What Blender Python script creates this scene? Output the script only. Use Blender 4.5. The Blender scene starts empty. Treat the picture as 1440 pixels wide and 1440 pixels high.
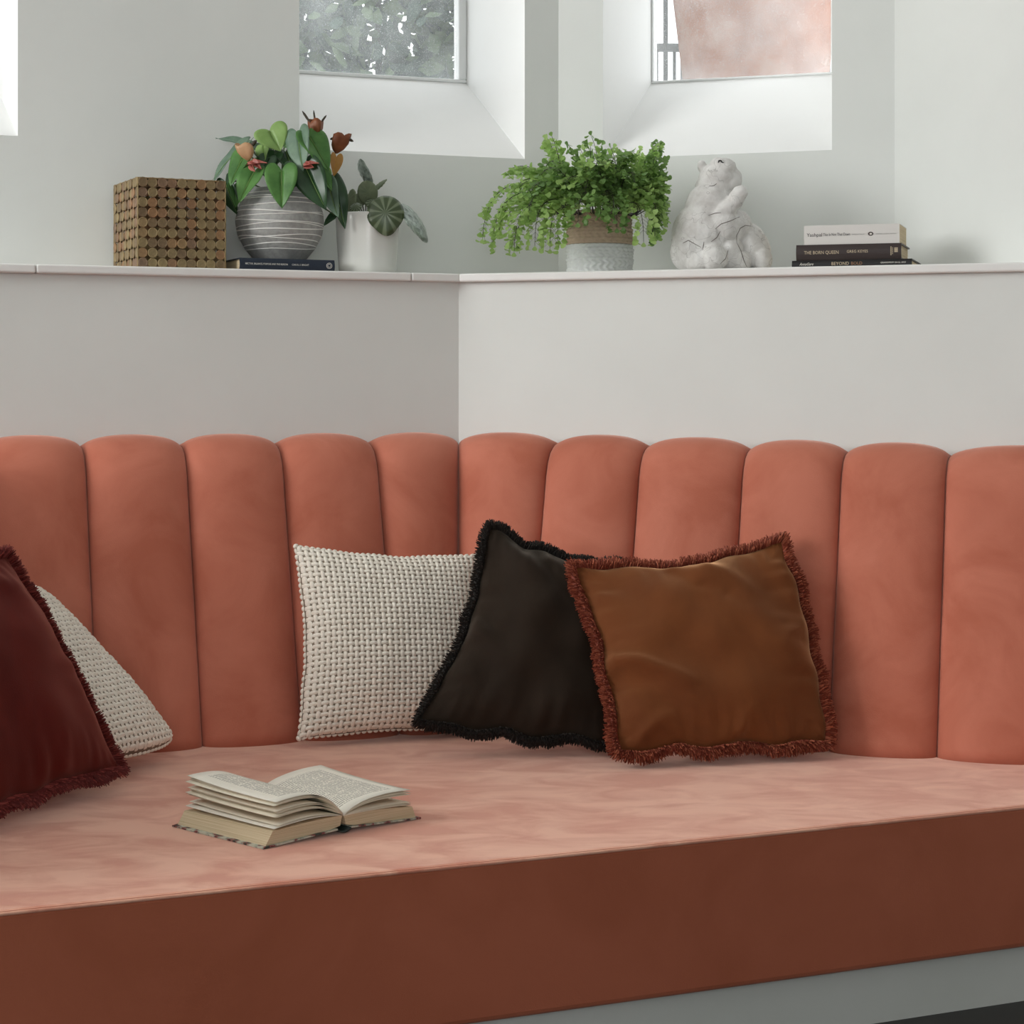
import bpy, bmesh, math, random
import numpy as np
from mathutils import Vector, Matrix, noise
random.seed(7); RNG = np.random.default_rng(7)
PI = math.pi
scene = bpy.context.scene
COL = scene.collection

# ------------------------------------------------------------------ camera, sky, exposure
SEAT_Z = 0.35; CAM_Z = 1.07
FPX = 2800.0; HORIZON = 555.0            # focal length and horizon in pixels of the 1440 frame
cam_d = bpy.data.cameras.new('camera'); cam = bpy.data.objects.new('camera', cam_d); COL.objects.link(cam)
cam.location = (0, 0, CAM_Z); cam.rotation_euler = (PI/2, 0, 0)
cam_d.sensor_width = 36; cam_d.lens = 36*FPX/1440; cam_d.shift_y = -(720-HORIZON)/1440
cam_d.clip_start = 0.05; cam_d.clip_end = 100
scene.camera = cam
w = bpy.data.worlds.new('overcast_sky'); scene.world = w; w.use_nodes = True
wb = w.node_tree.nodes['Background']; wb.inputs[0].default_value = (0.93, 0.97, 1.0, 1); wb.inputs[1].default_value = 2.45
vs = scene.view_settings
vs.view_transform = 'Standard'; vs.look = 'None'; vs.gamma = 1; vs.use_curve_mapping = False
vs.exposure = 0.42
# daylight of the wide side window, outside the picture on the left
kd = bpy.data.lights.new('side_window_daylight', 'AREA'); kd.shape = 'RECTANGLE'; kd.size = 2.9; kd.size_y = 1.9; kd.energy = 100; kd.color = (1.0, .99, .97)
ko = bpy.data.objects.new('side_window_daylight', kd); COL.objects.link(ko); ko.location = (-4.55, 1.9, 2.55); ko.rotation_euler = (PI/2, 0, -PI/2)

# ------------------------------------------------------------------ helpers
def srgb(r, g, b):
    f = lambda c: c/12.92 if c <= .04045 else ((c+.055)/1.055)**2.4
    return (f(r/255), f(g/255), f(b/255), 1)

class NT:
    def __init__(s, name):
        s.m = bpy.data.materials.new(name); s.m.use_nodes = True
        s.n = s.m.node_tree.nodes; s.l = s.m.node_tree.links
        s.b = s.n['Principled BSDF']; s.out = s.n['Material Output']
    def new(s, t, **k):
        x = s.n.new(t)
        for a, v in k.items(): setattr(x, a, v)
        return x
    def link(s, a, b): s.l.new(a, b)
    def coords(s, kind='Object'):
        return s.new('ShaderNodeTexCoord').outputs[kind]
    def noise(s, scale, detail=4, rough=.55, vec=None, dist=0.0):
        x = s.new('ShaderNodeTexNoise'); x.inputs['Scale'].default_value = scale
        x.inputs['Detail'].default_value = detail; x.inputs['Roughness'].default_value = rough
        x.inputs['Distortion'].default_value = dist
        if vec is not None: s.link(vec, x.inputs['Vector'])
        return x
    def ramp(s, fac, stops):
        x = s.new('ShaderNodeValToRGB'); e = x.color_ramp.elements
        while len(e) < len(stops): e.new(.5)
        for i, (p, c) in enumerate(stops): e[i].position = p; e[i].color = c
        s.link(fac, x.inputs[0]); return x
    def mapping(s, vec, scale=(1,1,1), rot=(0,0,0)):
        x = s.new('ShaderNodeMapping'); x.inputs['Scale'].default_value = scale; x.inputs['Rotation'].default_value = rot
        s.link(vec, x.inputs['Vector']); return x.outputs[0]
    def bump(s, h, strength=.2, dist=.002):
        x = s.new('ShaderNodeBump'); x.inputs['Strength'].default_value = strength; x.inputs['Distance'].default_value = dist
        s.link(h, x.inputs['Height']); s.link(x.outputs[0], s.b.inputs['Normal']); return x
    def set(s, **k):
        for a, v in k.items():
            s.b.inputs[a.replace('_', ' ')].default_value = v
        return s

def plain(name, c, rough=.6, **k):
    t = NT(name); t.set(Base_Color=c, Roughness=rough, **k); return t.m

def mottled(name, c1, c2, scale=8, rough=.6, bump=0, bscale=200, bdist=.001, **k):
    t = NT(name); co = t.coords()
    n = t.noise(scale, 5, .6, co); r = t.ramp(n.outputs[0], [(.3, c1), (.7, c2)])
    t.link(r.outputs[0], t.b.inputs['Base Color']); t.set(Roughness=rough, **k)
    if bump:
        b = t.noise(bscale, 3, .6, co); t.bump(b.outputs[0], bump, bdist)
    return t.m

def velvet(name, c1, c2, scale=5, sheen=.5, stint=(1,.8,.7,1), stretch=(1,1,1), lo=.35, hi=.65, bump=.25):
    t = NT(name); co = t.mapping(t.coords(), stretch)
    n = t.noise(scale, 6, .55, co, .6); r = t.ramp(n.outputs[0], [(lo, c1), (hi, c2)])
    t.link(r.outputs[0], t.b.inputs['Base Color'])
    t.set(Roughness=.8, Sheen_Weight=sheen, Sheen_Roughness=.4, Sheen_Tint=stint, Specular_IOR_Level=.15)
    b = t.noise(420, 2, .6, co); t.bump(b.outputs[0], bump, .0012)
    return t.m

class MB:
    """collects verts / faces; build() links them as ONE mesh object"""
    def __init__(s): s.v = []; s.f = []; s.m = []; s.uv = {}
    def add(s, V, F, mi=0):
        o = len(s.v); s.v.extend([tuple(map(float, p)) for p in V])
        for f in F: s.f.append(tuple(i+o for i in f)); s.m.append(mi)
        return o
    def box(s, c, size, mi=0, M=None):
        x, y, z = [q/2 for q in size]
        V = [Vector((i*x, j*y, k*z)) for k in (-1, 1) for j in (-1, 1) for i in (-1, 1)]
        if M is not None: V = [M @ p for p in V]
        V = [p+Vector(c) for p in V]
        s.add(V, [(0,2,3,1),(4,5,7,6),(0,1,5,4),(2,6,7,3),(0,4,6,2),(1,3,7,5)], mi); return s
    def prism(s, poly, z0, z1, mi=0):
        n = len(poly)
        V = [(p[0], p[1], z0) for p in poly]+[(p[0], p[1], z1) for p in poly]
        F = [tuple(range(n-1, -1, -1)), tuple(range(n, 2*n))]+[(i, (i+1) % n, n+(i+1) % n, n+i) for i in range(n)]
        s.add(V, F, mi); return s
    def tube(s, pts, r, n=6, mi=0, cap=True):
        pts = [Vector(p) for p in pts]; m = len(pts)
        rs = r if hasattr(r, '__len__') else [r]*m
        V = []; ref = Vector((0, 0, 1))
        for i, p in enumerate(pts):
            t = (pts[min(i+1, m-1)]-pts[max(i-1, 0)]).normalized()
            if abs(t.dot(ref)) > .95: ref = Vector((1, 0, 0)) if abs(t.x) < .9 else Vector((0, 1, 0))
            a = t.cross(ref).normalized(); b = t.cross(a)
            for k in range(n):
                q = 2*PI*k/n; V.append(p+rs[i]*(math.cos(q)*a+math.sin(q)*b))
        F = [(i*n+k, i*n+(k+1) % n, (i+1)*n+(k+1) % n, (i+1)*n+k) for i in range(m-1) for k in range(n)]
        if cap: F += [tuple(range(n)), tuple(range(m*n-1, (m-1)*n-1, -1))]
        s.add(V, F, mi); return s
    def lathe(s, prof, n=48, mi=0, c=(0,0,0), sx=1, sy=1):
        V = [(c[0]+r*sx*math.cos(2*PI*k/n), c[1]+r*sy*math.sin(2*PI*k/n), c[2]+z) for r, z in prof for k in range(n)]
        m = len(prof)
        F = [(i*n+k, i*n+(k+1) % n, (i+1)*n+(k+1) % n, (i+1)*n+k) for i in range(m-1) for k in range(n)]
        F += [tuple(range(n-1, -1, -1)), tuple(range((m-1)*n, m*n))]
        s.add(V, F, mi); return s
    def build(s, name, mats, parent=None, smooth=False, offset=None, kind=None):
        me = bpy.data.meshes.new(name)
        V = s.v
        if offset is not None: V = [(p[0]-offset[0], p[1]-offset[1], p[2]-offset[2]) for p in V]
        me.from_pydata(V, [], s.f)
        if not isinstance(mats, (list, tuple)): mats = [mats]
        for m in mats: me.materials.append(m)
        if len(mats) > 1: me.polygons.foreach_set('material_index', s.m)
        if smooth: me.polygons.foreach_set('use_smooth', [True]*len(me.polygons))
        me.update()
        o = bpy.data.objects.new(name, me); COL.objects.link(o)
        if parent is not None: o.parent = parent
        if kind: o['kind'] = kind
        return o

def thing(name, label, cat, loc=(0,0,0), rz=0.0, group=None):
    o = bpy.data.objects.new(name, None); COL.objects.link(o)
    o.empty_display_size = .05
    o.location = loc; o.rotation_euler = (0, 0, rz); o['label'] = label; o['category'] = cat
    if group: o['group'] = group
    return o
def tag(o, label, cat, kind=None, group=None):
    o['label'] = label; o['category'] = cat
    if kind: o['kind'] = kind
    if group: o['group'] = group
    return o
def bevel(o, width, seg=2, angle=.6):
    m = o.modifiers.new('bevel', 'BEVEL'); m.width = width; m.segments = seg; m.limit_method = 'ANGLE'; m.angle_limit = angle
    return o
def text_part(name, body, mat, size, M, parent, align='LEFT', width=None, extrude=.0001, shear=0.0):
    cu = bpy.data.curves.new(name, 'FONT'); cu.body = body; cu.size = size; cu.extrude = extrude; cu.align_x = align; cu.shear = shear
    cu.align_y = 'CENTER'; cu.resolution_u = 2
    tmp = bpy.data.objects.new(name, cu); COL.objects.link(tmp)
    dg = bpy.context.evaluated_depsgraph_get(); dg.update()
    me = bpy.data.meshes.new_from_object(tmp.evaluated_get(dg))
    bpy.data.objects.remove(tmp); bpy.data.curves.remove(cu)
    if width:
        xs = [v.co.x for v in me.vertices]; k = width/(max(xs)-min(xs)); x0 = min(xs)
        for v in me.vertices: v.co.x = (v.co.x-x0)*k
    me.transform(M); me.materials.clear(); me.materials.append(mat)
    o = bpy.data.objects.new(name, me); COL.objects.link(o); o.parent = parent
    return o
def at(x, y, Y):
    """room point at distance Y from the camera position that was measured at photo pixel x, y"""
    return Vector(((x-720)*Y/FPX, Y, CAM_Z-(y-HORIZON)*Y/FPX))

# ------------------------------------------------------------------ plan of the room
aL = math.radians(21); aR = math.radians(18.5)
C = Vector((-.1227, 4.58))                                   # inner corner of the lower walls
uL = Vector((-math.cos(aL), -math.sin(aL))); nL = Vector((math.sin(aL), -math.cos(aL)))
uR = Vector((math.cos(aR), -math.sin(aR))); nR = Vector((-math.sin(aR), -math.cos(aR)))
def wl(s, o=0, z=0): p = C+s*uL+o*nL; return Vector((p.x, p.y, z))
def wr(s, o=0, z=0): p = C+s*uR+o*nR; return Vector((p.x, p.y, z))
U = Vector((.1155, 4.95))                                    # inner corner of the set-back upper walls
K = U+.828*uR                                                # next corner of the upper wall
uF = Vector((.5225, -.8526)); nF = Vector((-.8526, -.5225))  # next facet of the bay
B = Vector((1.244, 4.122))
LEDGE_B = 1.328; LEDGE_T = 1.347; CEIL = 3.7
RZ_L = aL; RZ_R = -aR                                        # rotation of things that stand square to each wall

# ------------------------------------------------------------------ materials
M = {}
M['wall'] = mottled('white_wall_paint', srgb(224,226,222), srgb(229,231,227), 3, .75, .05, 90, .001)
M['reveal'] = mottled('white_reveal_paint', srgb(236,236,234), srgb(240,240,238), 3, .6)
M['ledge'] = mottled('ledge_paint', srgb(232,230,226), srgb(238,237,234), 6, .38)
M['ceiling'] = plain('ceiling_paint', srgb(235,235,232), .8)
M['floor'] = mottled('dark_floor', srgb(30,28,26), srgb(40,37,34), 5, .5)
M['plinth'] = mottled('plinth_paint', srgb(205,207,200), srgb(212,213,207), 4, .6)
M['frame'] = plain('window_frame_paint', srgb(238,239,238), .45)
def glass_mat():
    t = NT('dusty_window_glass'); co = t.coords()
    n1 = t.noise(7, 5, .6, co); n2 = t.noise(420, 2, .5, co)
    r1 = t.ramp(n1.outputs[0], [(.35, (.10,)*3+(1,)), (.75, (.30,)*3+(1,))])
    r2 = t.ramp(n2.outputs[0], [(.60, (0,0,0,1)), (.70, (.45,)*3+(1,))])
    mx = t.new('ShaderNodeMath', operation='MAXIMUM'); t.link(r1.outputs[0], mx.inputs[0]); t.link(r2.outputs[0], mx.inputs[1])
    tr = t.new('ShaderNodeBsdfTransparent'); tl = t.new('ShaderNodeBsdfTranslucent'); tl.inputs[0].default_value = (.85, .88, .88, 1)
    ms = t.new('ShaderNodeMixShader'); t.link(mx.outputs[0], ms.inputs[0]); t.link(tr.outputs[0], ms.inputs[1]); t.link(tl.outputs[0], ms.inputs[2])
    t.link(ms.outputs[0], t.out.inputs['Surface']); return t.m
M['glass'] = glass_mat()
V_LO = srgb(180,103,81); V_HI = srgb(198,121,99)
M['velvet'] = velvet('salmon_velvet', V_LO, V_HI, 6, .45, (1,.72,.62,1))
M['velvet_seat'] = velvet('brushed_lit_salmon_velvet', srgb(204,132,109), srgb(230,174,149), 7, .8, (1,.75,.65,1), (1,1.6,1), .38, .6)  # brushed pile; the light on the seat top is put into the paler colour
M['velvet_front'] = velvet('smooth_shaded_salmon_velvet', srgb(166,92,66), srgb(176,100,74), 4, .35, (1,.72,.62,1))  # same velvet on the upright faces, their shade put into the darker colour
M['seam'] = plain('salmon_seam', srgb(150,78,58), .8)

# ------------------------------------------------------------------ room shell
def wall_panel(name, P, u, n, t0, t1, z0, z1, holes, depth, side, bot, top, mats, label):
    """wall on the line P+t*u, room side n, with splayed openings (ta, tb, za, zb)"""
    mb = MB()
    def pt(t, e, z): q = P+t*u-e*n; return (q.x, q.y, z)
    def face_with_holes(e, hs, flip):
        ts = sorted({t0, t1}|{h[0] for h in hs}|{h[1] for h in hs}); zs = sorted({z0, z1}|{h[2] for h in hs}|{h[3] for h in hs})
        for a, b in zip(ts, ts[1:]):
            for c, d in zip(zs, zs[1:]):
                if any(a >= h[0]-1e-6 and b <= h[1]+1e-6 and c >= h[2]-1e-6 and d <= h[3]+1e-6 for h in hs): continue
                q = [pt(a, e, c), pt(b, e, c), pt(b, e, d), pt(a, e, d)]
                mb.add(q[::-1] if flip else q, [(0,1,2,3)], 0)
    inner = [(a+side, b-side, c+bot, d-top) for a, b, c, d in holes]
    flip = (u.x*n.y-u.y*n.x) > 0
    face_with_holes(0, holes, flip); face_with_holes(depth, inner, not flip)
    for (a, b, c, d), (a2, b2, c2, d2) in zip(holes, inner):
        o = [pt(a,0,c), pt(b,0,c), pt(b,0,d), pt(a,0,d)]; i = [pt(a2,depth,c2), pt(b2,depth,c2), pt(b2,depth,d2), pt(a2,depth,d2)]
        for k in range(4):
            q = [o[k], o[(k+1) % 4], i[(k+1) % 4], i[k]]
            mb.add(q if flip else q[::-1], [(0,1,2,3)], 1)
    for q in ([pt(t0,0,z0), pt(t0,depth,z0), pt(t0,depth,z1), pt(t0,0,z1)], [pt(t1,0,z0), pt(t1,0,z1), pt(t1,depth,z1), pt(t1,depth,z0)],
              [pt(t0,0,z1), pt(t0,depth,z1), pt(t1,depth,z1), pt(t1,0,z1)], [pt(t0,0,z0), pt(t1,0,z0), pt(t1,depth,z0), pt(t0,depth,z0)]):
        mb.add(q, [(0,1,2,3)], 0)
    o = mb.build(name, mats); tag(o, label, 'wall', 'structure')
    return inner

WIN_Z0, WIN_Z1 = 1.652, 3.05; DEP = .30; SIDE = .046; BOT = .228; TOP = .05
left_holes = [(.09, .663, WIN_Z0, WIN_Z1), (1.3146, 1.8876, WIN_Z0, WIN_Z1)]
right_holes = [(.115, .6805, WIN_Z0, WIN_Z1)]
wm = [M['wall'], M['reveal']]
in_l = wall_panel('wall_left', U, uL, nL, 0, 4.9, LEDGE_T, CEIL, left_holes, DEP, SIDE, BOT, TOP, wm, 'pale grey upper wall with two splayed window openings above the plants')
in_r = wall_panel('wall_right', U, uR, nR, 0, .828, LEDGE_T, CEIL, right_holes, DEP, SIDE, BOT, TOP, wm, 'pale grey upper wall with one splayed opening above the fern and sculpture')

def window(name, P, u, n, hole, label, framed):
    a, b, c, d = hole; e = DEP-.004
    cx = P+((a+b)/2)*u-e*n
    root = thing(name, label, 'window', (cx.x, cx.y, c)); root['kind'] = 'structure'
    M3 = Matrix(((u.x, -n.x, 0), (u.y, -n.y, 0), (0, 0, 1)))
    W = b-a; H = d-c; fw = framed; fb = min(fw, .009)
    fr = MB()
    for (x, z, sx, sz) in ((0, fb/2, W, fb), (0, H-fw/2, W, fw), (-W/2+fw/2, (H-fw+fb)/2, fw, H-fw-fb), (W/2-fw/2, (H-fw+fb)/2, fw, H-fw-fb)):
        fr.box(M3 @ Vector((x, .02, z)), (sx, .04, sz), 0, M3)
    bevel(fr.build('window_frame', M['frame'], root), .003)
    g = MB(); g.box(M3 @ Vector((0, .022, (H-fw+fb)/2)), (W-2*fw+.004, .004, H-fw-fb+.004), 0, M3)
    g.build('glass_pane', M['glass'], root)
window('window_1', U, uL, nL, in_l[0], 'dusty window pane with greenery behind it', .022)
window('window_2', U, uR, nR, in_r[0], 'dusty window pane with a terracotta planter behind it', .006)
window('window_3', U, uL, nL, in_l[1], 'bright window on the plain wall side of the brass disc cube', .022)

def poly_wall(name, poly, z0, z1, mat, label):
    o = MB().prism([(p.x, p.y) for p in poly], z0, z1).build(name, mat); tag(o, label, 'wall', 'structure'); return o
far = U-.0*nL
poly_wall('wall_left_lower', [C, U, U+4.9*uL, C+4.65*uL], 0, LEDGE_B, M['wall'], 'warm grey lower wall behind the banquette, left of the inner corner')
poly_wall('wall_right_lower', [C, B, K, U], 0, LEDGE_B, M['wall'], 'bright lower wall behind the banquette, right of the inner corner')
poly_wall('wall_far_right', [K, K+.66*uF, K+1.9*uF, K+1.9*uF-.12*nF, K-.12*nF], 0, CEIL, M['wall'], 'plain wall facet beside the stacked books')
# ledge boards
trim = thing('trim_1', 'long white painted window ledge bent at the inner corner', 'ledge', (C.x, C.y, LEDGE_B)); trim['kind'] = 'structure'
def board(poly):
    o = MB().prism([(p.x, p.y) for p in poly], LEDGE_B, LEDGE_T).build('board', M['ledge'], trim, offset=trim.location)
    bevel(o, .004, 3)
OH = .020
Cf = C+OH*(nL+nR)/(1+nL.dot(nR))
def onU(s): return U+(s+.35)*uL
g = .0006
for s0, s1 in ((.12+g, .956-g), (.956+g, 2.8), (2.8+2*g, 4.5)):
    board([C+s0*uL+OH*nL, C+s0*uL-.262*nL, C+s1*uL-.262*nL, C+s1*uL+OH*nL])
Cb = U
board([Cf, Cb, C+(.12-g)*uL-.262*nL, C+(.12-g)*uL+OH*nL])
board([Cf+g*uR, C+1.435*uR+OH*nR, K+.64*uF, K, Cb+g*uR])

# rest of the room, out of the picture
EL = U+4.9*uL
floor = MB().prism([(-5,-2.2),(3.2,-2.2),(3.2,6.0),(-5,6.0)], -.12, 0).build('floor', M['floor']); tag(floor, 'very dark floor below the banquette', 'floor', 'structure')
ceil = MB().prism([(-4.9,-1.9),(2.6,-1.9),(2.6,3.6),(1.2,5.1),(.2,5.4),(-4.9,3.4)], CEIL, CEIL+.1).build('ceiling', M['ceiling']); tag(ceil, 'plain white ceiling of the room', 'ceiling', 'structure')
M['wall_dark'] = plain('darkened_unseen_wall', srgb(120,120,118), .8); M['wall_dim'] = plain('grey_green_wall_paint', srgb(180,182,178), .8); wd_ = [M['wall_dim'], M['reveal']]  # unseen right-hand wall is darkened so the brass cube reflects less light
SL0 = Vector((EL.x, -1.8)); uS = (EL-SL0).normalized(); nS = Vector((uS.y, -uS.x)); LS = (EL-SL0).length
wall_panel('wall_side', SL0, uS, nS, 0, LS, 0, CEIL, [(2.2, 5.2, 1.55, 3.55)], .2, .02, .02, .02, wd_, 'grey side wall with one wide daylight window')
wall_panel('wall_back', Vector((SL0.x, -1.8)), Vector((1, 0)), Vector((0, 1)), 0, 2.58-SL0.x, 0, CEIL, [(-1.4-SL0.x, 1.4-SL0.x, .9, 2.7)], .2, .02, .02, .02, wd_, 'wall behind the viewer with a wide opening added for fill light')  # opening added behind the viewer to let in fill light
E1w = K+1.9*uF
poly_wall('wall_side_right', [Vector((E1w.x, E1w.y)), Vector((2.58, 2.3)), Vector((2.58, -1.8)), Vector((2.7, -1.8)), Vector((2.7, 2.4)), E1w-.12*nF], 0, CEIL, M['wall_dark'], 'plain unseen side wall without windows, darkened to dim reflections')

# daylight portals in the windows and the added back opening (guide the sky light, give off none themselves)
def portal(p, nrm, w_, h_):
    d = bpy.data.lights.new('sky_portal', 'AREA'); d.shape = 'RECTANGLE'; d.size = w_; d.size_y = h_; d.cycles.is_portal = True
    o = bpy.data.objects.new('sky_portal', d); COL.objects.link(o); o.location = p
    o.rotation_euler = Vector((nrm.x, nrm.y, 0)).to_track_quat('-Z', 'Y').to_euler()
for P, u, n, hs in ((U, uL, nL, in_l), (U, uR, nR, in_r)):
    for a, b, c, d in hs:
        q = P+((a+b)/2)*u-(DEP+.03)*n; portal((q.x, q.y, (c+d)/2), n, b-a, d-c)

portal((0, -2.02, 1.8), Vector((0, 1)), 2.75, 1.75)  # portal of the added fill opening in the back wall

# ------------------------------------------------------------------ banquette
A = C+1.21*uL; uT = Vector((-.1736, -.9848)); nT = Vector((.9848, -.1736)); E0 = A+1.50*uT
E1 = B+.40*uF
def miter(a, b): return (a+b)/(1+a.dot(b))
seams = []      # (wall point, offset direction)
for k in range(8): seams.append((A+uT*(1.50-1.50*k/7), nT)) if k < 7 else None
seams.append((A, miter(nT, nL)))
for s in (1.08, .869, .657, .448, .235): seams.append((C+s*uL, nL))
seams.append((C, miter(nL, nR)))
for s in (.2535, .4637, .6905, .900, 1.115): seams.append((C+s*uR, nR))
seams.append((B, miter(nR, nF))); seams.append((B+.2*uF, nF)); seams.append((E1, nF))
bench = thing('banquette', 'salmon velvet built-in banquette with channel-tufted backrest and low plinth', 'sofa', (C.x, C.y-.8, 0))
# backrest profile (offset from wall, height)
prof = [(.287, .335), (.278, .365), (.262, .42), (.243, .49), (.221, .57), (.199, .65), (.177, .73), (.157, .80), (.142, .855), (.132, .893),
        (.121, .920), (.105, .940), (.085, .951), (.06, .955), (.03, .955), (.003, .955)]
pn = []
for i, p in enumerate(prof):
    q0 = prof[max(i-1, 0)]; q1 = prof[min(i+1, len(prof)-1)]
    t = Vector((q1[0]-q0[0], q1[1]-q0[1])).normalized(); pn.append(Vector((t.y, -t.x)))
def channel(i):
    (W0, D0), (W1, D1) = seams[i], seams[i+1]
    nu = 18; mb = MB(); V = []
    wdt = (W1-W0).length
    sh = -.004*max(0, i-13)      # the run steps down a touch towards the far facet
    us = [.5-.5*math.cos(PI*k/nu) for k in range(nu+1)]
    for u in us:
        b = max(0, 1-abs(2*u-1)**2.2)**.5
        Wp = W0.lerp(W1, u); D = D0.lerp(D1, u)
        # keep a hair of fabric thickness between neighbours
        for j, (o, z) in enumerate(prof):
            amp = .041*b if j < 10 else .041*b*(1-.38*(j-9)/6)
            if j >= len(prof)-2: amp *= (.75, .35)[j-(len(prof)-2)]
            oo = max(.001, o+amp*pn[j].x); zz = z+amp*pn[j].y*1.0+sh*(z > .6)
            q = Wp+oo*D; V.append((q.x, q.y, zz))
        for o, z in ((.002, .9), (.002, .335)):
            q = Wp+o*D; V.append((q.x, q.y, z))
    m = len(prof)+2
    F = [(k*m+j, (k+1)*m+j, (k+1)*m+(j+1) % m, k*m+(j+1) % m) for k in range(nu) for j in range(m)]
    F += [tuple(range(m)), tuple(range((nu+1)*m-1, nu*m-1, -1))]
    mb.add(V, F)
    return mb.build('backrest_channel', M['velvet'], bench, True, bench.location)
for i in range(len(seams)-1): channel(i)
# seat
def fy(x): return 3.488+.444*(x-.897)
tip = Vector((1.225, fy(1.225)))
FL = Vector((-1.28, fy(-1.28)))
def off(i, o): W_, D_ = seams[i]; return W_+o*D_
iA, iC, iB = 7, 13, 19
seat_poly = [FL, tip, off(iB, .255), off(iC, .255), off(iA, .255), off(0, .255)]
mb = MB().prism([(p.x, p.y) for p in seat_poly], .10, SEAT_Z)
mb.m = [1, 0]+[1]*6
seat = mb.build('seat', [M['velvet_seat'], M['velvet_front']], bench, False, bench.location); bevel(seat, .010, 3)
fv = (tip-FL).normalized(); fn = Vector((fv.y, -fv.x))
mb = MB().tube([(p.x, p.y, SEAT_Z-.004) for p in (FL+fv*(k/24)*(tip-FL).length+fn*(-.0012) for k in range(25))], .0028, 8)
sm = mb.build('seam_piping', M['velvet_seat'], seat, True, bench.location)
pl = [p-.03*Vector((0, 0)) for p in seat_poly]
pl[0] = FL-fn*.022+fv*.02; pl[1] = tip-fn*.022-fv*.02
MB().prism([(p.x, p.y) for p in pl], 0, .0995).build('plinth', M['plinth'], bench, False, bench.location)['label'] = 'pale grey painted plinth'

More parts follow.
